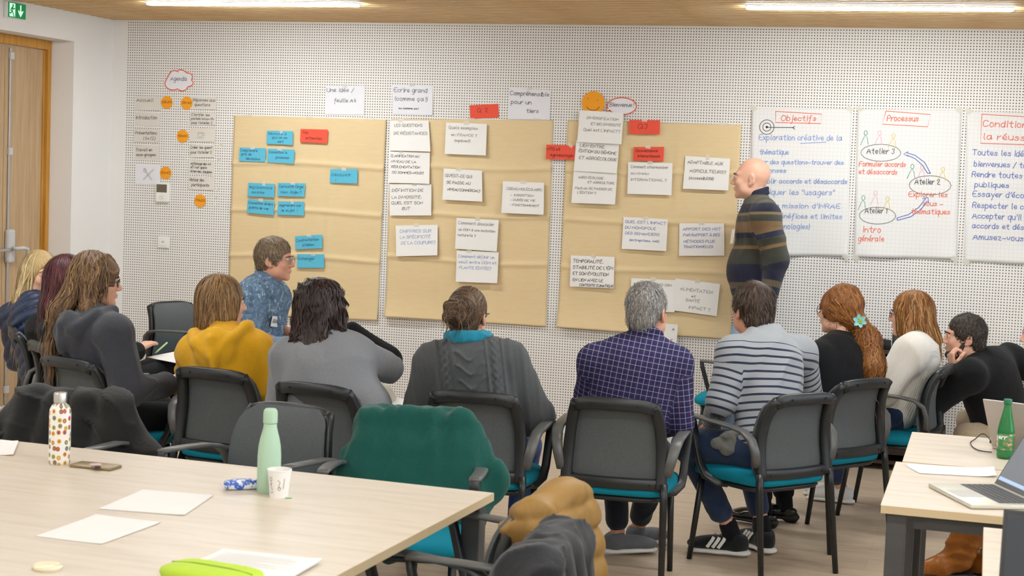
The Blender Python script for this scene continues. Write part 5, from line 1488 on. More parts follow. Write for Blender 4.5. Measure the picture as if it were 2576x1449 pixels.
def collar(p, mat, r=.068, h=.035, name='collar'):
    F = Field(.006, .01); N = p['J']['N'] + p['up'] * .005; pts = []
    for a in np.linspace(0, 2 * math.pi, 29): pts.append(N + p['side'] * r * math.cos(a) + p['fwd'] * r * .9 * math.sin(a) + p['up'] * (.012 - .02 * math.sin(a)))
    for a, b in zip(pts[:-1], pts[1:]): F.cone(a, b, .010, .010, k=.008).cone(a + p['up'] * h, b + p['up'] * h, .007, .007, k=.006); F.cone(a, a + p['up'] * h, .009, .007, k=.012)
    o = field_obj(F, name, mat, p['root']); V = np.array([v.co for v in o.data.vertices]); 
    add_attr(o, 'pat', np.stack([(V - p['J']['hip']) @ p['side'], (V - p['J']['hip']) @ p['up'], (V - p['J']['hip']) @ p['fwd']], 1)); return o
def hood(F, J, side, fwd, up, at_):
    n = J['N']
    F.ell(n - fwd * .115 - up * .065, (.105, .05, .10), np.stack([side, fwd, up], 1), k=.012)
    P = [n + side * .10 + fwd * .05 + up * .02, n + side * .125 - fwd * .04 + up * .015, n + side * .085 - fwd * .12 - up * .03, n - fwd * .15 - up * .10, n - side * .085 - fwd * .12 - up * .03, n - side * .125 - fwd * .04 + up * .015, n - side * .10 + fwd * .05 + up * .02]
    for a, b in zip(P[:-1], P[1:]): F.cone(a, b, .030, .030, k=.010)
    F.cone(n - fwd * .155 - up * .02, n - fwd * .165 - up * .15, .022, .012, k=.02)

short_sets = lambda n=2200, L=.028, noise=.5: [dict(n=n, L=L, steps=5, width=.0016, lift=.004, part=crown((0, -.045, .12), 1.1), grav=.55, noise=noise)]

# 1 man in plaid shirt
p = person('plaid', 'man in a navy plaid shirt with short grey hair, seated with his back turned', az=78, pitch=2, sk=SK_R, s=1.02, top=M_PLAID, trousers=M_TRN, seed=3, fold=.006, tname='plaid_shirt', fat=1.04, ease=.006,
           hair=dict(mat=HB_GREY, fn=h_short(.009), sets=short_sets(2600, .022), tone=lambda v: np.clip(.25 - 3.2 * np.maximum(v[:, 2] - .03, 0) - 2.5 * np.clip(-.02 - v[:, 2], 0, .1), -.4, .3)),
           shoes=dict(mat=M_SHG, sole=M_RUBW, s=1.0, dirL=(.8, .6, 0), dirR=(.5, .8, 0)))
collar(p, M_PLAID, .066, .03, 'shirt_collar'); finish(p['root'])
# 2 woman with bun, cable knit
def cab(p, l, J):
    x, y, v = l[:, 0], l[:, 1], l[:, 2]; m_ = np.clip((-y) * 30, 0, 1); out = 0
    for cx in (-.105, .105):
        for ph in (0, math.pi):
            of = .010 * np.sin(2 * math.pi * v / .07 + ph); out = out - .011 * np.exp(-((x - cx - of) / .0075) ** 2) * (.75 + .25 * np.cos(2 * math.pi * v / .07 + ph)) * m_
        for dx in (-.034, .034): out = out - .008 * np.exp(-((x - cx - dx) / .005) ** 2) * m_
    for vv in (.42, .36, .30):
        ce = vv - .022 * np.cos(np.clip(x / .058, -1, 1) * math.pi); out = out - .010 * np.exp(-((v - ce) / .007) ** 2) * (np.abs(x) < .06) * m_
    out = out - .004 * np.maximum(0, np.sin(x * 120)) * (np.abs(x) > .12)
    return out
def fbun(F):
    h_cap(F, .010, False); F.ell((0, .14, -.062), (.085, .10, .115), k=.015, sub=True)
    for s in (-1, 1): F.ell((s * .088, .012, -.045), (.02, .03, .042), k=.012, sub=True)
    F.ell((0, -.105, .022), (.070, .055, .066), k=.006).cone((.035, -.14, .05), (-.04, -.145, .0), .028, .024, k=.008).cone((-.04, -.14, .045), (.03, -.148, -.01), .022, .022, k=.008)
    F.plane((0, -.09, -.085), (0, -.3, -1), .012)
p = person('bun', 'woman with her hair in a bun wearing a grey cable-knit sweater and turquoise scarf', az=88, pitch=0, male=False, sk=SK_R, s=.97, top=M_CABLE, trousers=M_JEANM, seed=8, fold=.002, ease=.012, sleeve=1.1, fat=1.02, th=.0055, tdisp=cab, tname='cable_knit_sweater',
           hair=dict(mat=HB_BUN, fn=fbun, sets=[dict(n=1400, L=.10, steps=8, width=.0018, lift=.002, grav=.1, part=lambda p: (V3(0, -.10, .01) - p) * 14, noise=.15, seedmask=lambda v: v[:, 1] > -.07), dict(n=900, L=.11, steps=9, width=.002, lift=.003, grav=0., swirl=lambda p: np.stack([-(p[:, 2] - .01) * 16, 0 * p[:, 0], p[:, 0] * 16], 1), noise=.35, seedmask=lambda v: v[:, 1] < -.06), dict(n=40, L=.09, steps=9, width=.0008, lift=.006, noise=.8, grav=.8, seedmask=lambda v: v[:, 2] < -.04)]),
           shoes=dict(mat=M_SHN, sole=M_RUBW, s=.95, dirR=(.75, .66, 0)))
S = Field(.006, .015); N = p['J']['N']; rs = np.random.RandomState(4); S.disp = folds(5, .006, 70)
for k_ in range(2):
    pts = [N + p['side'] * (.078 + .006 * k_) * math.cos(a) + p['fwd'] * .075 * math.sin(a) + p['up'] * (.018 + .022 * k_ - .012 * math.sin(a + k_)) for a in np.linspace(0, 2 * math.pi, 15)]
    for a, b in zip(pts[:-1], pts[1:]): S.cone(a, b, .018, .018, k=.01)
field_obj(S, 'scarf', M_SCARF, p['root']); glasses(p['root'], p['Mh'], p['th'], p['s'], M_GLASS); finish(p['root'])
# 3 woman with dark hair, grey cardigan
wav = lambda n=1500, L=.2, w=.5, fr=70, grav=1., width=.0032, noise=.25: [dict(n=n, L=L, steps=13, width=width, lift=.004, wave=w, wfreq=fr, part=crown((0, -.02, .13), .8), grav=grav, noise=noise)]
def cardigan(F, J, side, fwd, up, at_):
    F.ell(at_(.55, -.02), (.20, .12, .16), np.stack([side, fwd, up], 1), k=.06); F.cone(at_(.3, -.03, -.1), at_(.33, -.05, .16), .09, .10, k=.06)
p = person('grey', 'woman with shoulder-length dark wavy hair in a grey wool cardigan, chin on hand', az=80, male=False, sk=SK_F, s=.99, top=M_GCARD, trousers=M_TRB, seed=12, fold=.006, ease=.012, sleeve=.94, fore=(1., 0.), tname='cardigan', extra_top=cardigan,
           hair=dict(mat=HB_BLACK, fn=h_bob(.026, -.155, .105, -.105), disp=folds(9, .008, 55), sets=wav(2000, .16, .6, 75)), hands=('relaxed', 'fist'))
B = Field(.008, .03); B.cone(p['J']['eR'] + V3(-.01, .03, .035), p['J']['wR'] + V3(0, 0, .035), .046, .04); B.disp = folds(3, .004, 40); field_obj(B, 'black_sleeve', M_BLACKW, p['root'])
finish(p['root'])
# 4 woman in yellow hoodie
p = person('yellow', 'woman with light brown hair in a mustard yellow hoodie', az=42, pitch=-4, male=False, sk=SK_F, s=.97, top=M_YEL, trousers=M_TRB, seed=21, fold=.004, ease=.014, sleeve=1.08, tname='hoodie', extra_top=hood,
           hair=dict(mat=HB_LB, fn=h_bob(.018, -.095, .085, -.09), sets=wav(2200, .15, .12, 30, width=.0026)))
finish(p['root'])
# 5 woman in charcoal hoodie
p = person('hoodie', 'woman with long wavy brown hair and glasses in a charcoal hoodie', az=25, pitch=-6, male=False, sk=SK_F, s=1.0, top=M_HOOD, trousers=M_TRB, seed=31, fold=.007, ease=.016, sleeve=1.05, tname='hoodie', extra_top=hood, hands=('relaxed', 'grip'),
           hair=dict(mat=HB_WAVE, fn=h_long(.024, -.25, .10, -.155, front=0), disp=folds(15, .005, 50), sets=wav(2600, .24, .5, 60)))
glasses(p['root'], p['Mh'], p['th'], p['s'], M_GLASS); finish(p['root']); P_HOOD = p
# 6 woman with dark red hair
p = person('redhair', 'woman with straight dark red hair in a black sweater, writing on a sheet', az=40, pitch=-8, male=False, sk=SK_F, s=.99, top=M_BLACKW, trousers=M_TRB, seed=41, fold=.005, ease=.012, tname='sweater', hands=('relaxed', 'flat'),
           hair=dict(mat=HB_RED, fn=h_long(.018, -.19, .080, -.10, front=0), sets=wav(2000, .24, .08, 25, width=.0028)))
finish(p['root']); P_RED = p
# 7 blonde woman in puffer vest
p = person('blonde', 'woman with long blonde hair in a navy quilted vest near the door', az=-30, pitch=-8, male=False, sk=SK_F, s=.97, top=M_NAVYQ, trousers=M_TRB, seed=51, fold=.0, ease=.018, tname='quilted_vest', tdisp=lambda p, l, J: .010 - .022 * np.sqrt(np.abs(np.sin(math.pi * l[:, 2] / .062))),
           hair=dict(mat=HB_BLOND, fn=h_long(.02, -.27, .09, -.125, front=0, fw=.08), sets=wav(2400, .28, .1, 25, width=.0028)))
finish(p['root'])
# 8 man in blue leaf shirt
def clip_sleeves(F, J, side, fwd, up, at_): pass
p = person('blueshirt', 'man with sandy short hair and glasses in a blue leaf-print shirt, leaning on his knees', az=5, pitch=-2, sk=SK_R, s=1.0, top=M_LEAF, trousers=M_JEANL, seed=61, fold=.006, ease=.008, short=True, sleeve=1.12, tname='short_sleeved_shirt', hands=('relaxed', 'relaxed'),
           hair=dict(mat=HB_SAND, fn=h_short(.013, .012), disp=folds(63, .003, 120), sets=short_sets(2400, .032, .4)), shoes=dict(mat=M_SHB, sole=M_RUBB), fat=1.02)
collar(p, M_LEAF, .068, .028, 'shirt_collar'); glasses(p['root'], p['Mh'], p['th'], p['s'], plain('clear_glasses_frame', '#8a8d90', .3))
c_ = p['at'](.5, .128, .055); M_ = np.stack([p['side'], p['fwd'], p['up']], 1)
bd = MB().box((-.045, -.001, -.03), (.045, .001, .03), 0); o = mesh_obj('name_badge', np.array(bd.v) @ M_.T + c_ + p['fwd'] * .012, bd.f, M_WHITEPL, p['root'])
v, f = ribbon(write([('GILRAS', -.034, -.008, .02, .068)]), .003); mesh_obj('badge_lettering', np.array([(-a, .0018, b) for a, b in v]) @ M_.T + c_ + p['fwd'] * .012, f, M_PEN, p['root'])
finish(p['root']); P_BLUE = p
# 9 standing man
def belly(F, J, side, fwd, up, at_): F.ell(at_(.30, .05), (.15, .13, .17), np.stack([side, fwd, up], 1), k=.06)
p = person('standing', 'bald man standing by the wall in a brown, navy and olive striped sweater', az=184, pitch=-6, sk=SK_F, s=1.08, top=M_BOLD, trousers=M_JEANL, seed=71, fold=.006, ease=.016, sleeve=1.1, tname='striped_sweater', extra_top=belly, shoes=dict(mat=M_SHB, sole=M_RUBB), leg=1.1)
collar(p, plain('navy_collar_knit', '#23273a', .9), .068, .030, 'sweater_collar')
c_ = p['at'](.62, .15, -.05); bd = MB().box((-.04, -.001, -.045), (.04, .001, .045)); Mt = np.stack([p['side'], p['fwd'], p['up']], 1) @ np.array(Matrix.Rotation(math.radians(8), 3, 'X')); mesh_obj('name_badge', np.array(bd.v) @ Mt.T + c_ + p['fwd'] * .012, bd.f, M_WHITEPL, p['root'])
finish(p['root'])
# 10 man in striped grey sweater
def st3(so, M_, tt):
    for sx in (-1, 1):
        for k_ in range(3):
            mb = MB(); y = .035 + .024 * k_; ln = [(sx * .0405, y + .022, .030), (sx * .0415, y + .012, .045), (sx * .038, y, .064), (sx * .030, y - .005, .076)]
            for (a, b) in zip(ln[:-1], ln[1:]):
                a, b = V3(a), V3(b); w_ = V3(0, .0065, .003); o_ = V3(sx * .0035, 0, .001)
                mb.add([a - w_ + o_, a + w_ + o_, b + w_ + o_, b - w_ + o_], [(0, 1, 2, 3)])
            mesh_obj('stripe', np.array(mb.v) * 1.06 @ M_.T + tt, mb.f, M_RUBW, so)
p = person('stripe', 'man with thinning brown hair in a grey sweater with navy stripes, leaning forward', az=128, pitch=-28, sk=SK_R, s=1.03, top=M_MARL, trousers=M_JEANS, seed=81, fold=.005, ease=.012, sleeve=1.05, fat=1.03, tname='striped_sweater', leg=1.0, cuff=.74, hands=('relaxed', 'relaxed'),
           hair=dict(mat=HB_BROWN, fn=h_short(.013), disp=folds(62, .003, 120), sets=[dict(n=2600, L=.04, steps=6, width=.0018, lift=.004, part=crown((0, -.05, .12), 1.2), grav=.6, noise=.35, seedmask=lambda v: (v[:, 0] ** 2 + (v[:, 1] + .055) ** 2 > .026 ** 2) | (v[:, 2] < .08))]),
           shoes=dict(mat=M_SHB, sole=M_RUBW, s=1.06, sock=M_BLACKW, sockl=.10, fn=st3, dirL=(-.98, -.02, 0), dirR=(-.6, .7, 0)))
W = Field(.006, .02); W.disp = folds(17, .004, 70); J = p['J']; q0 = J['hip'] - p['side'] * .17 + p['fwd'] * .04
W.cone(q0 + V3(.02, .02, .07), q0 + V3(-.055, .0, .055), .018, .014, k=.012).cone(q0 + V3(-.03, 0, .055), q0 + V3(-.05, -.005, .0), .018, .034, flat=(V3(.3, .95, 0), .4), k=.012).cone(q0 + V3(-.05, 0, .05), q0 + V3(-.095, -.005, .015), .016, .026, flat=(V3(.3, .95, 0), .4), k=.012); field_obj(W, 'bunched_hem', cloth('grey_marl_fleece', '#7d7d7a', '#65655f', bump=.5), p['root'])
finish(p['root'])
# 11 woman with ginger ponytail
def pony(F):
    h_cap(F, .014, False); F.ell((0, .138, -.058), (.075, .095, .115), k=.015, sub=True)
    for s in (-1, 1): F.ell((s * .070, .0, -.005), (.022, .048, .05), k=.02)
    F.ell((0, -.02, .085), (.06, .06, .045), k=.03)
    F.ell((0, -.11, -.045), (.035, .03, .035), k=.03).cone((.0, -.115, -.05), (.01, -.16, -.14), .036, .055, k=.03).cone((.01, -.16, -.14), (.0, -.19, -.26), .055, .06, k=.03).cone((.0, -.19, -.26), (.0, -.185, -.36), .06, .03, k=.03)
    F.plane((0, -.06, -.09), (0, .6, -1), .012) if False else None
p = person('flower', 'woman with a curly ginger ponytail and flower hair clip in a black jacket', az=160, pitch=-4, male=False, sk=SK_F, s=.98, top=M_BLACKW, trousers=M_TRB, seed=91, fold=.005, ease=.012, tname='black_jacket',
           hair=dict(mat=HB_GIN, fn=pony, disp=folds(33, .006, 60), sets=[dict(n=1500, L=.11, steps=8, width=.002, lift=.002, grav=.3, part=lambda p: (V3(0, -.12, -.045) - p) * 12, noise=.18, seedmask=lambda v: (v[:, 1] > -.10) & (v[:, 2] > -.07)), dict(n=2000, L=.16, steps=14, width=.0022, lift=.007, wave=.95, wfreq=150, grav=1., noise=.35, seedmask=lambda v: v[:, 2] < -.05)]),
           shoes=dict(mat=M_PATENT, sole=M_RUBB, s=.92, kind='pump', sock=M_TRB, sockl=.4, dirR=(-.95, -.15, 0), dirL=(-.9, .3, 0)))
glasses(p['root'], p['Mh'], p['th'], p['s'], M_GLASS)
fl = MB(); rs = np.random.RandomState(3); c_ = V3(-.05, -.135, -.038)
def petal(ang, L=.036, w=.012, tilt=.45):
    n = unit(V3(-.9, -.42, 0.05)); e_ = unit(np.cross(n, V3(0, 0, 1))); d = e_ * math.cos(ang) + V3(0, 0, 1) * math.sin(ang); s_ = np.cross(d, n)
    pts = []
    for u, ww, hh in ((0.1, .3, 0), (.4, 1, .006), (.75, .75, .010), (1., .05, .008)):
        for k_ in (-1, 0, 1): pts.append(c_ + d * L * u + s_ * w * ww * k_ + n * (hh + .004 * abs(k_) + .006))
    return pts, [(3*i+k_, 3*i+k_+1, 3*i+k_+4, 3*i+k_+3) for i in range(3) for k_ in range(2)]
for k_ in range(6): fl.add(*petal(k_ * math.pi / 3 + .3))
fo = mesh_obj('flower_clip', np.array(fl.v) * p['s'] @ p['Mh'].T + p['th'], fl.f, plain('pale_turquoise_petal', '#8fd0d6', .5), p['root'], smooth=True)
st = MB()
for k_ in range(6): st.tube([c_ + V3(-.006, -.003, 0), c_ + V3(-.018, -.009 + .010 * math.cos(k_), .012 * math.sin(k_))], [.002, .003], 6)
st.add(*superell(.008, .006, .008, 1, 1, 10, 6)); nv = len(superell(.008, .006, .008, 1, 1, 10, 6)[0]); vv = np.array(st.v); vv[-nv:] += c_ + V3(-.009, -.004, 0)
mesh_obj('flower_centre', vv * p['s'] @ p['Mh'].T + p['th'], st.f, plain('lime_stamen', '#b8c832', .5), fo, smooth=True)
finish(p['root'])
# 12 woman in cream sweater
p = person('cream', 'woman with copper highlighted hair and glasses in a cream ribbed sweater', az=172, pitch=-14, male=False, sk=SK_F, s=.98, top=M_CREAMW, trousers=M_JEANS, seed=101, fold=.008, ffreq=22, ease=.012, fat=.95, sleeve=1.2, tname='cream_sweater',
           hair=dict(mat=HB_COP, fn=h_bob(.02, -.125, .09, -.135), sets=wav(2200, .14, .1, 25, width=.0028)), hands=('grip', 'grip'),
           shoes=dict(mat=M_SHW, sole=M_RUBW, s=.95, dirL=(-.96, .1, 0)))
glasses(p['root'], p['Mh'], p['th'], p['s'], M_GLASS); finish(p['root'])
# 13 crouching man
p = person('crouch', 'bearded man crouching in a black sweater, resting his chin on his fist', az=190, pitch=-8, roll=0, sk=SK_F, s=1.02, top=M_BLACKW, trousers=M_CHINO, seed=111, fold=.004, ease=.016, fat=1.14, sleeve=1.1, tname='black_sweater', hands=('fist', 'relaxed'), handaim=((V3(-.15, .1, .95), V3(-.9, -.4, 0), 1), None),
           hair=dict(mat=HB_DK, fn=h_short(.010, .022), disp=folds(61, .0025, 140), sets=short_sets(3000, .026, .7)), shoes=dict(mat=M_SHB, sole=M_RUBB))
BF = Field(.0048, .012); BF.ell((0, .034, -.074), (.0615, .065, .052), k=.015).ell((0, .074, -.103), (.026, .022, .02), k=.015)
for s_ in (-1, 1): BF.cone((s_ * .064, .012, -.02), (s_ * .052, .03, -.08), .013, .02)
BF.ell((0, .088, -.053), (.026, .012, .005), k=.006)
BF.ell((0, .115, -.066), (.022, .03, .010), k=.006, sub=True); BF.ell((0, .12, -.02), (.045, .08, .028), k=.01, sub=True); BF.plane((0, .04, -.048), (0, .75, 1), .01)
V, Q = BF.mesh(); bo = mesh_obj('beard', V * p['s'] @ p['Mh'].T + p['th'], Q, HB_DK, p['root'], smooth=True); add_attr(bo, 'tone', np.full((len(V), 3), .35))
finish(p['root'])
# 14 woman at the edge of the picture
p = person('boots', 'woman with long blonde hair and pink glasses seated past the tables in tan leather boots', az=186, pitch=-10, male=False, sk=SK_F, s=1.0, top=cloth('olive_brown_knit', '#6d5a45', '#5c4a38'), trousers=M_JEANS, seed=121, fold=.006, ease=.012, tname='sweater',
           hair=dict(mat=HB_BLOND, fn=h_long(.02, -.28, .09, -.11), sets=wav(1800, .3, .2, 30)))
glasses(p['root'], p['Mh'], p['th'], p['s'], plain('pink_glasses_frame', '#c98a96', .3))
M_BOOT = cloth('tan_boot_leather', '#9a5f26', '#7c4817', rough=.35, bump=.15, bscale=60, scale=14, sheen=0.)
for a in 'LR':
    B = Field(.008, .03); A_, K_ = p['J']['a' + a], p['J']['k' + a]; f_ = unit(V3(-.85, -.5 if a == 'L' else .1, 0)); z_ = V3(0, 0, 1)
    B.cone(A_, lerp(A_, K_, .86), .066, .082).cone(A_ + V3(0, 0, -.03), A_ + f_ * .09 + V3(0, 0, -.055), .05, .045).cone(A_ + f_ * .09 + V3(0, 0, -.055), A_ + f_ * .16 + V3(0, 0, -.062), .045, .036)
    fo_ = folds(130, .004, 30); a0 = A_[2]
    B.disp = lambda q, a0=a0: fo_(q) - .009 * np.maximum(0, np.sin((q[:, 2] - a0 + .012 * np.sin(q[:, 0] * 40)) * 120)) * np.exp(-((q[:, 2] - a0 - .03) / .05) ** 2)
    B.plane((0, 0, .004), (0, 0, -1), .004)
    o = field_obj(B, 'boot', M_BOOT, p['root'])
    S = Field(.007, .012); S.cone(A_ * V3(1, 1, 0) + z_ * .012 - f_ * .03, A_ * V3(1, 1, 0) + z_ * .012 + f_ * .16, .05, .04, flat=(z_, .3)); S.plane((0, 0, .001), (0, 0, -1), .002); field_obj(S, 'sole', M_RUBB, o)
finish(p['root'])
# ============================================================ tables
def table(x0, x1, y0, y1, label, rz=0., pivot=None, legs=((.05, .05), (.05, -.042), (-.05, .05), (-.05, -.042)), leg=.06):
    r = empty('table', (x0, y1, 0) if pivot is None else pivot, rz, label, 'table', 'pale wood meeting tables')
    ox, oy = (x0, y1) if pivot is None else pivot[:2]
    X0, X1, Y0, Y1 = x0 - ox, x1 - ox, y0 - oy, y1 - oy
    t = MB().box((X0 + .0015, Y0 + .0015, .7052), (X1 - .0015, Y1 - .0015, .73)).build('table_top', M_TABLE, r)
    MB().box((X0, Y0, .705), (X1, Y0 + .0015, .7298)).box((X0, Y1 - .0015, .705), (X1, Y1, .7298)).box((X0, Y0, .705), (X0 + .0015, Y1, .7298)).box((X1 - .0015, Y0, .705), (X1, Y1, .7298)).build('edge_band', M_TEDGE, r)
    for a in (Y0 + .07, Y1 - .07): MB().box((X0 + .1, a - .02, .655), (X1 - .1, a + .02, .7045)).build('rail', M_STEEL, r)
    for sx, sy in legs:
        lx = (X0 if sx > 0 else X1) + sx; ly = (Y0 if sy > 0 else Y1) + sy
        MB().box((lx - leg / 2, ly - leg / 2, .0), (lx + leg / 2, ly + leg / 2, .7045), .003).build('leg', M_STEEL, r)
    return r
table(-4.25, -1.428, -7.15, -5.55, 'large pale wood table holding the mint and patterned bottles', rz=-math.radians(2.2), pivot=(-1.428, -5.55, 0))
table(-.277, 1.35, -5.16, -4.315, 'pale wood table under the open silver laptop', legs=((.05, .05), (.05, -.05), (-.05, .05), (-.05, -.05)))
table(-.255, 1.35, -4.30, -3.55, 'pale wood table under the green bottle')
table(.035, 1.35, -7.1, -5.345, 'pale wood table under the laptop with the blue screen')

# ------------------------------------------------------------ small things on the tables
TZ = .7302
def on(name, x, y, label, cat, rz=0., z=TZ, group=None): return empty(name, (x, y, z), rz, label, cat, group)
def mat_fruit():
    t = NT('fruit_print_enamel'); tc = t.n('ShaderNodeTexCoord'); sp = t.n('ShaderNodeSeparateXYZ'); t.l(tc.outputs['Object'], sp.inputs[0])
    ang = t.math('MULTIPLY', t.math('ARCTAN2', sp.outputs[1], sp.outputs[0]), .034)
    cb = t.n('ShaderNodeCombineXYZ'); t.l(ang, cb.inputs[0]); t.l(t.math('MULTIPLY', sp.outputs[2], .85), cb.inputs[1])
    vo = t.n('ShaderNodeTexVoronoi', voronoi_dimensions='2D', feature='F1'); vo.inputs['Scale'].default_value = 50; vo.inputs['Randomness'].default_value = .55; t.l(cb.outputs[0], vo.inputs['Vector'])
    d = vo.outputs['Distance']; hs = t.n('ShaderNodeSeparateColor'); t.l(vo.outputs['Color'], hs.inputs[0])
    c1 = t.ramp(hs.outputs[0], [(.0, hexc('#c23a2a')), (.2, hexc('#d8742c')), (.4, hexc('#e2b23a')), (.6, hexc('#6f8f4a')), (.8, hexc('#8a5a4a')), (1., hexc('#4d7f86'))])
    c2 = t.ramp(hs.outputs[1], [(.0, hexc('#e8c65a')), (.35, hexc('#5f8a52')), (.7, hexc('#d2583a')), (1., hexc('#3f5f7a'))])
    inner = t.math('LESS_THAN', d, .17); outer = t.math('LESS_THAN', d, .33)
    t.color(t.mix(inner, t.mix(outer, hexc('#f1efe9'), c1), c2)); t.set(.3, 0, .5); return t.m
o = on('drink_bottle', -2.84, -5.765, 'white metal bottle printed with colourful fruit on the large table', 'bottle')
MB().lathe([(.001, 0), (.031, 0), (.034, .004), (.0345, .02), (.0345, .165), (.033, .178), (.027, .19), (.020, .196), (.018, .199)], 36).build('bottle_body', mat_fruit(), o, angle=50)
MB().lathe([(.0185, .1985), (.0215, .2), (.0215, .228), (.020, .232), (.001, .2325)], 32).build('steel_cap', plain('satin_steel', '#c8c4bd', .28, 1., var=.05), o, angle=40)
o = on('drink_bottle', -2.052, -5.858, 'mint green metal bottle on the large table beside the paper cup', 'bottle')
M_MINT = plain('mint_powder_coat', '#aecdb3', .55, spec=.35, var=.02)
MB().lathe([(.001, 0), (.033, 0), (.0355, .004), (.0358, .03), (.0355, .11), (.0335, .14), (.029, .165), (.0235, .185), (.0205, .198), (.0195, .21)], 40).build('bottle_body', M_MINT, o, angle=50)
MB().lathe([(.0196, .2105), (.0215, .2115), (.0218, .214), (.0218, .238), (.0205, .249), (.016, .255), (.001, .2565)], 36).build('bottle_cap', M_MINT, o, angle=60)
o = on('paper_cup', -1.992, -5.912, 'small white paper cup printed with sketches beside the mint bottle', 'cup')
M_CUP = plain('white_cup_card', '#f1eeea', .6, var=.02)
MB().lathe([(.001, .004), (.0255, .004), (.026, 0), (.0275, .0), (.0355, .080), (.037, .081), (.037, .0845), (.0345, .0845), (.034, .082), (.026, .012), (.001, .012)], 32).build('cup_wall', M_CUP, o, angle=40)
def wrap(pl, r0, r1, h, w=.0016):
    v, f = ribbon(pl, w); out = []
    for a, z in v:
        r = r0 + (r1 - r0) * z / h + .0006; th = a / .031
        out.append((r * math.sin(th), -r * math.cos(th), z))
    return out, f
random.seed(5)
sk_ = [circ(-.012, .058, .004, .006), [(-.012, .052), (-.012, .038), (-.008, .025)], [(-.016, .04), (-.008, .046)], [(.010, .056), (.016, .05), (.012, .036), (.018, .03)], circ(.014, .03, .004, .005), [(-.02, .02), (-.012, .015), (-.005, .02)], [(.028, .06), (.026, .03)], [(-.03, .05), (-.028, .03)]]
v, f = wrap(sk_, .0275, .0355, .08); tag(mesh_obj('sketch_print', v, f, M_PENCIL, o), kind='stuff')
o = on('phone', -2.705, -5.768, 'phone in a worn gold case lying face down on the large table', 'phone', rz=math.radians(-28))
MB().box((-.0375, -.075, 0), (.0375, .075, .0095), .004).build('phone_case', plain('worn_gold_case', '#8d7a55', .35, .2, var=.12, vscale=30), o, angle=40).rotation_euler = (0, 0, math.radians(-62))
s_ = MB().lathe([(.001, .0098), (.02, .0098), (.02, .0103), (.001, .0106)], 24).build('round_sticker', plain('pink_white_sticker', '#d6b3b0', .4, var=.25, vscale=60), o)
MB().box((-.012, -.012, .0096), (.012, .012, .0125), .003).build('camera_bump', plain('dark_lens_glass', '#2a2622', .2, spec=.6), o).location = (.045, -.025, 0)
o = on('tissue_packet', -2.14, -5.86, 'small blue and white foil packet beside the mint bottle', 'packet', rz=math.radians(38))
def mat_packet():
    t = NT('blue_white_foil'); n = t.noise(t.coord(scale=(1, 1, 1)), 38, 3); t.color(t.ramp(n, [(.42, hexc('#e6ebf5')), (.47, hexc('#2f5bc0')), (.56, hexc('#3c6fd2')), (.6, hexc('#eef1f8'))])); t.set(.25, 0, .6); t.bump(n, .4, .004); return t.m
v, f = superell(.055, .02, .015, .5, .4, 24, 10); MB().add([(x, y, z + .0155) for x, y, z in v], f).build('packet_body', mat_packet(), o, smooth=True)
for s_ in (-1, 1): MB().box((s_ * .0545 - .006, -.018, .012), (s_ * .0545 + .006, .018, .0155)).build('crimped_end', plain('silver_foil', '#cfd5e2', .3, .4), o)
o = on('leaf_scrap', -1.957, -5.918, 'tiny green sweet wrapper beside the paper cup', 'wrapper', rz=.4)
v, f = superell(.012, .005, .002, 1, 1, 12, 6); MB().add([(x, y, z + .002) for x, y, z in v], f).build('wrapper_foil', plain('pale_green_foil', '#a9d69a', .4), o, smooth=True)

def paper(name, P, z, label, cat='paper', mat=M_PAPER, n=1, amt=.004, group=None, lines=False):
    """A4 sheet lying on a table through four world corners"""
    P = np.array(P, float); c = P.mean(0); r = empty(name, (c[0], c[1], z), 0, label, cat, group)
    for k in range(n):
        dz = .0004 + .0012 * k; off = RNG.uniform(-.006, .006, 2) * (k > 0); V = []
        m_ = 8
        for layer in (0, 1):
            for j in range(m_ + 1):
                for i in range(m_ + 1):
                    u, v_ = i / m_, j / m_
                    q = (P[0] * (1-u) + P[1] * u) * (1-v_) + (P[3] * (1-u) + P[2] * u) * v_ - c + off
                    V.append((q[0], q[1], dz + (.0007 if layer else 0) + amt * (max(0, u - .75) ** 2 * 4 + max(0, .2 - v_) ** 2 * 6)))
        W = m_ + 1; N_ = W * W; Fc = []
        for j in range(m_):
            for i in range(m_):
                a, b, c_, d = j*W+i, j*W+i+1, (j+1)*W+i+1, (j+1)*W+i
                Fc += [(a, b, c_, d), (N_+d, N_+c_, N_+b, N_+a)]
        rim = list(range(W)) + [j*W+m_ for j in range(1, W)] + [m_*W+i for i in range(m_-1, -1, -1)] + [j*W for j in range(m_-1, 0, -1)]
        for a, b in zip(rim, rim[1:] + rim[:1]): Fc.append((a, N_+a, N_+b, b))
        mesh_obj('sheet', V, Fc, mat, r)
    if lines:
        top = dz + .0012; ux, uy = (P[1] - P[0]), (P[3] - P[0]); L = []
        for i in range(lines): L.append([(.1, .12 + i * .05), (random.uniform(.55, .92), .12 + i * .05)])
        v, f = ribbon(L, .006); tag(mesh_obj('printed_lines', [tuple(P[0] + ux * a + uy * b - c) + (top + .0006 + amt * (max(0, a - .75) ** 2 * 4 + max(0, .2 - b) ** 2 * 6),) for a, b in v], f, M_PENCIL, r), kind='stuff')
    return r
paper('loose_paper', [(-2.336, -6.366), (-2.128, -6.374), (-2.139, -6.658), (-2.337, -6.656)], TZ, 'single white sheet on the large table, the one farther from the bottles')
paper('loose_paper', [(-2.39, -6.017), (-2.168, -5.993), (-2.114, -6.267), (-2.367, -6.301)], TZ, 'two overlapping white sheets on the large table near the mint bottle', n=2)
paper('paper_stack', [(-1.834, -6.592), (-1.56, -6.588), (-1.557, -6.80), (-1.847, -6.80)], TZ, 'stack of printed sheets beside the lime pouch', n=4, lines=12, amt=.012)
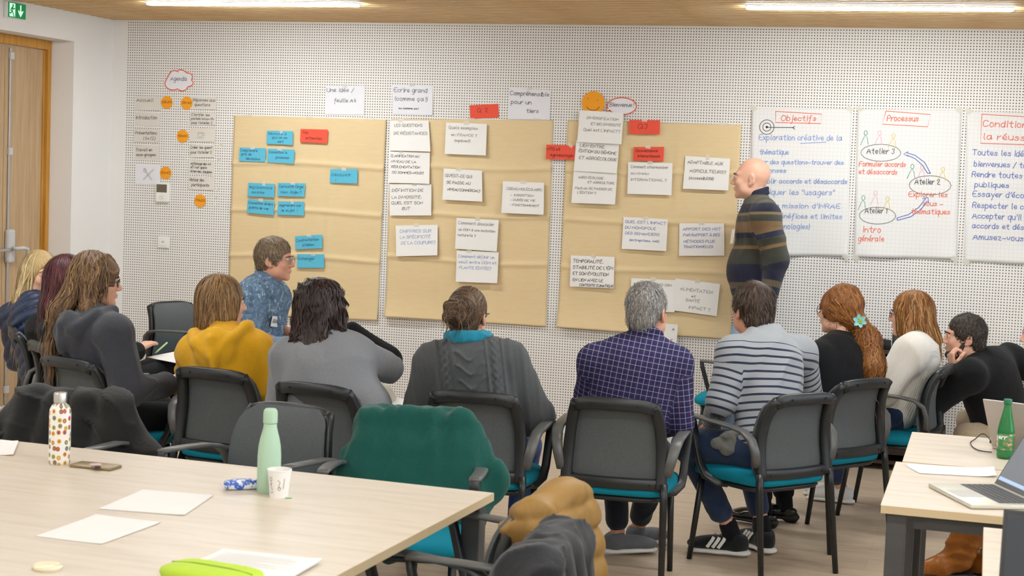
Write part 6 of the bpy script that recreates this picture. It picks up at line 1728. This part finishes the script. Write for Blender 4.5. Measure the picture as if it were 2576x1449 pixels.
paper('loose_paper', [(-3.36, -5.50), (-3.16, -5.52), (-3.04, -5.725), (-3.26, -5.77)], TZ, 'white sheet at the edge of the large table by the black coat', amt=.02)
paper('folded_paper', [(-.233, -4.40), (.067, -4.34), (.075, -4.47), (-.182, -4.525)], TZ, 'long folded white paper lying between the two tables', amt=.03, n=2)
o = on('pouch', -1.72, -6.86, 'lime green soft pouch on the large table beside the printed sheets', 'pouch', rz=math.radians(-8))
v, f = superell(.125, .07, .018, .6, .5, 28, 10); po = MB().add([(x, y, z + .018) for x, y, z in v], f).build('pouch_body', plain('lime_neoprene', '#b9d83a', .6, var=.04), o, smooth=True)
MB().tube([(-.115, .0, .031), (-.05, .002, .0365), (.05, .002, .0365), (.115, 0, .031)], .0022, 6).build('zip', plain('green_zip', '#8fae26', .5), o)
o = on('coaster', -2.125, -6.925, 'pale yellow round glass dish on the large table', 'dish')
MB().lathe([(.001, .002), (.03, .002), (.034, .0), (.036, .006), (.033, .010), (.028, .005), (.001, .004)], 28).build('dish_bowl', plain('pale_yellow_glass', '#efe6c4', .2, spec=.5), o, angle=50)

def laptop(name, x, y, rz, label, lid_deg, shell, w=.345, d=.235, screen=None, keys=True):
    o = on(name, x, y, label, 'laptop', rz)
    # local: front edge along x at y = -d/2, hinge at y = +d/2, screen facing -y
    MB().box((-w/2, -d/2, .001), (w/2, d/2, .0155), .004).build('base', shell, o, angle=40)
    if keys:
        kb = MB().box((-w/2 + .02, -.015, .0156), (w/2 - .02, d/2 - .02, .0162)).build('keyboard_well', plain('laptop_key_well', '#8f8f8d', .5), o)
        km = None
        for r_ in range(6):
            for c_ in range(14):
                x0 = -w/2 + .024 + c_ * (w - .048) / 14; y0 = -.012 + r_ * .0195
                if km is None:
                    k_ = MB().box((.001, .001, 0), ((w - .048) / 14 - .001, .0165, .0018), .0006).build('key', plain('laptop_key', '#4b4d50', .5), kb)
                else: k_ = km.copy(); COL.objects.link(k_); k_.parent = kb
                km = km or k_; k_.location = (x0, y0, .0163)
        MB().box((-.055, -d/2 + .012, .0156), (.055, -.022, .0159)).build('touchpad', plain('laptop_touchpad', '#bdbcb6', .35), o)
    a = math.radians(lid_deg); hinge = Vector((0, d/2 - .004, .014))
    lid = MB().box((-w/2, 0, 0), (w/2, .007, d), .003).build('lid', shell, o, angle=40)
    lid.location = hinge; lid.rotation_euler = (-(a - math.pi / 2), 0, 0)
    MB().box((-w/2 + .004, -.0006, .004), (w/2 - .004, -.0001, d - .004)).build('bezel', plain('laptop_bezel', '#2b2d30', .3), lid)
    sc_ = MB().box((-w/2 + .011, -.0012, .02), (w/2 - .011, -.0007, d - .012)).build('screen', screen, lid)
    return o, lid, sc_
M_LSIL = plain('pale_silver_shell', '#d5d2c4', .35, .35, var=.02); M_LGREY = plain('warm_grey_shell', '#b9b0ab', .4, .25, var=.02); M_LDARK = plain('dark_shell', '#3a3c40', .4)
M_SCR1 = emit('dim_grey_screen', '#6b7078', .35); M_SCR2 = plain('dark_screen', '#1a1c20', .15, spec=.6); M_SCR3 = emit('dark_desktop_screen', '#2b3036', .3)
fr_ = V3(.413, -.91, 0); dp_ = V3(.91, .413, 0); c_ = V3(-.0755, -4.9335, 0) + dp_ * .1175
o, lid, scn = laptop('laptop', c_[0], c_[1], math.atan2(fr_[1], fr_[0]), 'open silver laptop with grey keyboard on the pale table', 120, M_LSIL, screen=M_SCR1)
MB().box((-.16, -.0016, .022), (.16, -.0013, .034)).build('task_bar', emit('pale_task_bar', '#9fb6d6', .5), scn)
MB().box((-.05, -.0016, .11), (.03, -.0013, .118)).build('caption_line', emit('faint_caption', '#98a0ac', .5), scn)
o, lid, scn = laptop('laptop', .261, -3.772, math.pi - math.radians(20), 'warm grey laptop seen from behind its lid near the green bottle', 124, M_LGREY, screen=M_SCR2)
o, lid, scn = laptop('laptop', .235, -6.47, math.radians(-3), 'dark laptop showing a blue window on its screen', 104, M_LDARK, screen=M_SCR3, keys=True)
MB().box((-.10, -.0016, .03), (.16, -.0013, .15)).build('blue_window', emit('blue_window_glow', '#2f6fb5', .8), scn)
MB().box((-.075, -.0019, .04), (.15, -.0017, .125)).build('window_content', emit('window_content', '#3a5a5c', .5), scn)
MB().box((-.03, -.0016, .175), (.06, -.0013, .19)).build('cyan_label', emit('cyan_label', '#4aa3c8', .7), scn)

def mat_greenpet():
    t = NT('green_pet_plastic'); t.color(hexc('#3f9d5d')); t.set(.12, 0, .5, Transmission_Weight=.55); t.b.inputs['IOR'].default_value = 1.35; return t.m
M_PET = mat_greenpet()
o = on('water_bottle', .105, -4.03, 'green plastic water bottle with a printed label', 'bottle')
MB().lathe([(.001, .004), (.02, .0), (.029, .003), (.031, .012), (.030, .02), (.0315, .03), (.0315, .098), (.030, .112), (.025, .14), (.0185, .17), (.014, .19), (.0125, .198), (.0125, .205)], 36).build('bottle_body', M_PET, o, angle=60)
def mat_label():
    t = NT('green_paper_label'); n = t.noise(t.coord(scale=(1, 1, 1.3)), 45, 2); t.color(t.ramp(n, [(.38, hexc('#2c7a4a')), (.52, hexc('#3b8e58')), (.6, hexc('#b9673c')), (.66, hexc('#d9d2b8'))])); t.set(.4); return t.m
MB().lathe([(.0318, .035), (.0322, .036), (.0322, .093), (.0318, .094)], 36).build('label', mat_label(), o, angle=60)
MB().lathe([(.0126, .2055), (.0155, .206), (.0155, .222), (.014, .224), (.001, .2245)], 24).build('bottle_cap', plain('dark_green_cap', '#1f6b4a', .4), o, angle=40)
v, f = ribbon(write([('perr', -.026, .076, .015, .05)]), .0032); mesh_obj('label_lettering', [(.0327 * math.sin(a / .0327 - .55), -.0327 * math.cos(a / .0327 - .55), z) for a, z in v], f, M_WHITEPL, o)
o = on('cable', .03, -3.8, 'thin black laptop cable looping on the pale table', 'cable')
pts = [(.058, -3.726, .742), (.035, -3.62, .752), (.016, -3.60, .75), (-.006, -3.66, .737), (-.022, -3.738, .7345), (-.01, -3.86, .7345), (.018, -3.93, .7345), (.075, -3.94, .7345)]
pp = []
for i in range(len(pts) - 1):
    for t_ in (0, .33, .66): 
        p0, p1, p2, p3 = [np.array(pts[max(0, min(len(pts) - 1, i + k))]) for k in (-1, 0, 1, 2)]
        pp.append(tuple(.5 * (2 * p1 + (p2 - p0) * t_ + (2 * p0 - 5 * p1 + 4 * p2 - p3) * t_ ** 2 + (3 * p1 - p0 - 3 * p2 + p3) * t_ ** 3) - np.array([.03, -3.8, TZ])))
MB().tube(pp, .0022, 8).build('wire', M_RUBB, o, smooth=True)
MB().box((.02, .07, .006), (.036, .09, .018), .003).build('plug', M_RUBB, o)

# ============================================================ garments over chair backs
def drape(cx, cy, deg, mat, label, cat, name, fn, disp, h=.009):
    f = math.radians(deg); c, s_ = math.cos(f), math.sin(f)
    F = Field(h, .04); fn(F); F.disp = disp
    V, Q = F.mesh()
    o = mesh_obj(name, V, Q, mat, None, smooth=True)
    o.location = (cx, cy, 0); o.rotation_euler = (0, 0, f - math.pi / 2)
    return tag(o, label, cat)
Yf = (V3(0, 1, 0), .5)
def g_card(F):
    F.cone((-.165, -.272, .80), (.165, -.272, .80), .036, .036)
    for x in (-.16, -.06, .05, .155):
        F.cone((x, -.235, .78), (x * 1.15, -.135, .47), .066, .085, flat=Yf).cone((x, -.20, .66), (x * 1.1, -.15, .55), .08, .085, flat=Yf).cone((x, -.29, .78), (x * 1.1, -.285, .46), .055, .07, flat=Yf)
    F.cone((-.17, -.255, .775), (-.29, -.20, .60), .06, .062, flat=Yf, k=.03).cone((-.29, -.2, .60), (-.22, -.15, .47), .05, .045, flat=Yf, k=.03)
    F.cone((.17, -.25, .74), (.235, -.19, .58), .05, .05, flat=Yf, k=.03).cone((.235, -.19, .58), (.225, -.15, .44), .05, .055, flat=Yf, k=.03)
    F.cone((.06, -.27, .44), (.08, -.27, .30), .05, .04, flat=Yf)
ud = lambda seed, amp, fx, fz: (lambda w: (lambda p: -amp * (1 - 2.0 * np.abs(w(p * V3(fx, fx, fz))))))(wobble(seed, 1., 5))
drape(-1.93, -5.0, 283, cloth('bottle_green_wool', '#0b554c', '#08463f', bump=.4, scale=120), 'bottle green cardigan draped over a chair back at the large table', 'cardigan', 'draped_cardigan', g_card, ud(4, .009, 70, 10))
def g_tan(F):
    F.cone((-.13, -.27, .77), (.13, -.27, .77), .05, .05).ell((.02, -.285, .82), (.09, .05, .05))
    for x in (-.14, -.05, .05, .14):
        F.cone((x, -.29, .77), (x * 1.1, -.335, .45), .05, .065).cone((x, -.235, .76), (x, -.18, .50), .04, .045)
    F.cone((.16, -.25, .72), (.205, -.16, .58), .042, .048)
M_TANQ = cloth('tan_quilted_nylon', '#9a7844', '#876634', rough=.5, bump=.1, scale=20, sheen=0.)
fq = folds(8, .006, 34)
drape(-1.40, -5.91, 172, M_TANQ, 'tan quilted puffer jacket hung over a chair back', 'jacket', 'draped_jacket', g_tan, lambda p: fq(p) + .008 - .018 * np.sqrt(np.abs(np.sin(math.pi * (p[:, 2] + .1 * p[:, 1]) / .085))))
def g_blk(F):
    F.cone((-.165, -.278, .795), (.165, -.278, .795), .030, .030)
    for x in (-.17, -.06, .06, .17):
        F.cone((x, -.29, .77), (x * 1.2, -.335, .40), .045, .065).cone((x, -.225, .77), (x * 1.1, -.125, .48), .055, .07).cone((x, -.2, .66), (x * 1.1, -.16, .55), .06, .06)
    F.cone((.2, -.26, .76), (.27, -.3, .45), .055, .05).cone((-.19, -.25, .76), (-.26, -.18, .5), .06, .055)
drape(-1.26, -6.47, 184, cloth('charcoal_coat_fleece', '#232428', '#1a1b1f', bump=.4, scale=90), 'charcoal coat hung over the chair beside the tan jacket', 'coat', 'draped_coat', g_blk, folds(18, .012, 34))
def g_coat(F):
    g_blk(F); F.cone((.15, -.26, .775), (.34, -.22, .60), .05, .06).cone((.34, -.22, .60), (.40, -.2, .42), .06, .07).cone((-.16, -.26, .75), (-.33, -.2, .6), .06, .055).cone((-.33, -.2, .6), (-.36, -.12, .48), .05, .045)
drape(-3.33, -5.12, 275, cloth('black_fleece_coat', '#1d1c1b', '#151413', bump=.4, scale=90), 'black coat spread over a chair back behind the patterned bottle', 'coat', 'draped_coat', g_coat, folds(28, .010, 34))

# ============================================================ things in laps and against the wall
def quad_sheet(name, P, label, cat='paper', th=.0015, mat=M_PAPER):
    P = np.array(P, float); c = P.mean(0); n = unit(np.cross(P[1] - P[0], P[3] - P[0])); n = n if n[2] > 0 else -n
    V = [tuple(p - c + n * th) for p in P] + [tuple(p - c) for p in P]
    o = mesh_obj(name, V, [(0, 1, 2, 3), (7, 6, 5, 4), (0, 4, 5, 1), (1, 5, 6, 2), (2, 6, 7, 3), (3, 7, 4, 0)], mat); o.location = c; return tag(o, label, cat)
quad_sheet('note_paper', [(-4.15, -2.93, .70), (-4.06, -2.74, .722), (-3.83, -2.83, .715), (-3.93, -3.02, .695)], 'white note sheet on the lap of the woman with dark red hair')
quad_sheet('note_paper', [(-3.60, -3.72, .715), (-3.61, -3.56, .735), (-3.47, -3.58, .665), (-3.45, -3.74, .65)], 'white sheet held by the woman in the charcoal hoodie')
quad_sheet('note_paper', [(-2.66, -3.45, .625), (-2.62, -3.28, .655), (-2.44, -3.33, .62), (-2.47, -3.5, .60)], 'white printed sheets between the grey cardigan and the cable-knit sweater')
def pen(a, b, label, mat, r=.0045):
    a, b = V3(a), V3(b); o = empty('pen', tuple(a), 0, label, 'pen')
    MB().tube([(0, 0, 0), tuple((b - a) * .85)], r, 8).build('barrel', mat, o, smooth=True); MB().tube([tuple((b - a) * .85), tuple(b - a)], [r * .9, r * .3], 8).build('tip', M_SILVER, o, smooth=True); return o
pen((-4.075, -2.85, .775), (-4.10, -2.93, .725), 'pale green pen in the hand over the note sheet', plain('pale_green_pen', '#b9d99a', .4))
pen((-3.365, -3.31, .953), (-3.35, -3.42, .925), 'pale blue pen beside the yellow hoodie', plain('pale_blue_pen', '#8fc3dd', .4))
W = Field(.009, .03); W.disp = folds(77, .008, 40); W.ell((0, 0, .06), (.05, .09, .10)).cone((0, .03, .1), (-.02, .0, .16), .03, .02)
o = field_obj(W, 'tote_bag', cloth('cream_print_canvas', '#cfc8ba', '#a9a08f', scale=35), None); o.location = (-2.655, -3.33, .535); tag(o, 'cream patterned tote bag beside the woman in the grey cardigan', 'bag')
# gold watch on the writing hand
w_ = P_RED['J']['wR']; d_ = unit(w_ - P_RED['J']['eR']); a_ = unit(np.cross(d_, V3(0, 0, 1))); b_ = np.cross(a_, d_)
MB().tube([tuple(w_ - d_ * .018 + (a_ * math.cos(t) + b_ * math.sin(t)) * .031) for t in np.linspace(0, 2 * math.pi, 21)], .005, 8, False).build('gold_watch', plain('gold_metal', '#c9a15a', .25, 1.), None, smooth=True)
o = bpy.data.objects['gold_watch']; o.parent = P_RED['root']; o.location = -Vector(P_RED['root'].location)
# cabinet with books, pen cup and camera behind the women
M_BROWN = wood('dark_walnut_laminate', '#2d211b', '#3f2f27', '#4e3b30', (1, 12, 12), 2, .5)
cab = empty('low_cabinet', (-.62, -.18, 0), 0, 'low dark brown cabinet against the wall behind the women', 'cabinet')
MB().box((-.33, -.165, .04), (.33, .165, .06)).build('bottom_board', M_BROWN, cab); MB().box((-.34, -.17, .715), (.34, .17, .738), .002).build('top_board', M_BROWN, cab)
for x in (-.33, -.02, .31): MB().box((x, -.165, .06), (x + .02, .165, .715)).build('side_board', M_BROWN, cab)
MB().box((-.31, .15, .06), (.33, .163, .715)).build('back_board', M_BROWN, cab)
MB().box((0.0, -.168, .10), (.31, -.150, .70), .002).build('cabinet_door', M_BROWN, cab)
for x in (-.3, .28): MB().box((x, -.15, .0), (x + .03, -.12, .04)).box((x, .12, 0), (x + .03, .15, .04)).build('foot', M_STEEL, cab)
for i, (x, w, h, c) in enumerate(((-.30, .03, .22, '#20242a'), (-.265, .022, .2, '#7a6a50'), (-.24, .035, .24, '#1c1d20'), (-.20, .02, .19, '#b8945c'), (-.175, .03, .22, '#2b2b2e'), (-.14, .025, .21, '#51413a'))):
    b_ = MB().box((-w/2, -.1, 0), (w/2, .1, h), .002).build('binder', plain('binder_' + c[1:], c, .5)); b_.location = (-.62 + x + w/2, -.2, .0605); tag(b_, ('dark slate', 'khaki', 'black', 'tan', 'charcoal', 'brown')[i] + ' binder standing in the low cabinet', 'binder', 'binders in the low cabinet')
o = empty('pen_cup', (-.51, -.2, .7385), 0, 'dark grey pen cup with black pens on the low cabinet', 'pen cup')
MB().lathe([(.001, 0), (.024, 0), (.026, .095), (.0235, .095), (.022, .004), (.001, .004)], 20).build('cup_wall', plain('dark_grey_cup', '#4b4a46', .5), o, angle=40)
for k in range(5): MB().tube([(.01 * math.cos(k * 1.3), .01 * math.sin(k * 1.3), .005), (.017 * math.cos(k * 1.3), .017 * math.sin(k * 1.3), .125 + .006 * (k % 3))], .005, 8).build('black_pen', M_RUBB, o, smooth=True)
o = empty('camera_on_cabinet', (-.575, -.26, .7385), math.radians(-60), 'small black camera with a silver lens on the low cabinet', 'camera')
MB().box((-.05, -.02, 0), (.05, .02, .06), .005).build('camera_body', M_RUBB, o, angle=40); MB().lathe([(.001, 0), (.024, 0), (.026, .03), (.024, .055), (.001, .055)], 24).build('lens', M_SILVER, o, angle=40).matrix_local = Matrix.Translation((0, -.02, .03)) @ Matrix.Rotation(math.radians(90), 4, 'X')
sb = empty('side_table', (.42, -.33, 0), math.radians(-14), 'pale wood side table behind the crouching man', 'table')
MB().box((-.4, -.17, .775), (.4, .17, .80), .002).build('table_top', M_TABLE, sb)
for x in (-.36, .36):
    for y in (-.13, .13): MB().box((x - .02, y - .02, 0), (x + .02, y + .02, .775)).build('leg', M_STEEL, sb)
# stool under the man in the blue shirt
h_ = P_BLUE['J']['hip']; o = empty('stool', (h_[0], h_[1], 0), 0, 'low round stool under the man in the blue shirt', 'stool')
MB().lathe([(.001, .545), (.16, .545), (.17, .555), (.17, .58), (.155, .592), (.001, .595)], 28).build('seat', M_TABLE, o, angle=40)
for k in range(4):
    a = math.pi / 4 + k * math.pi / 2; MB().tube([(.11 * math.cos(a), .11 * math.sin(a), .545), (.18 * math.cos(a), .18 * math.sin(a), 0)], .014, 8).build('leg', M_CTUBE, o, smooth=True)
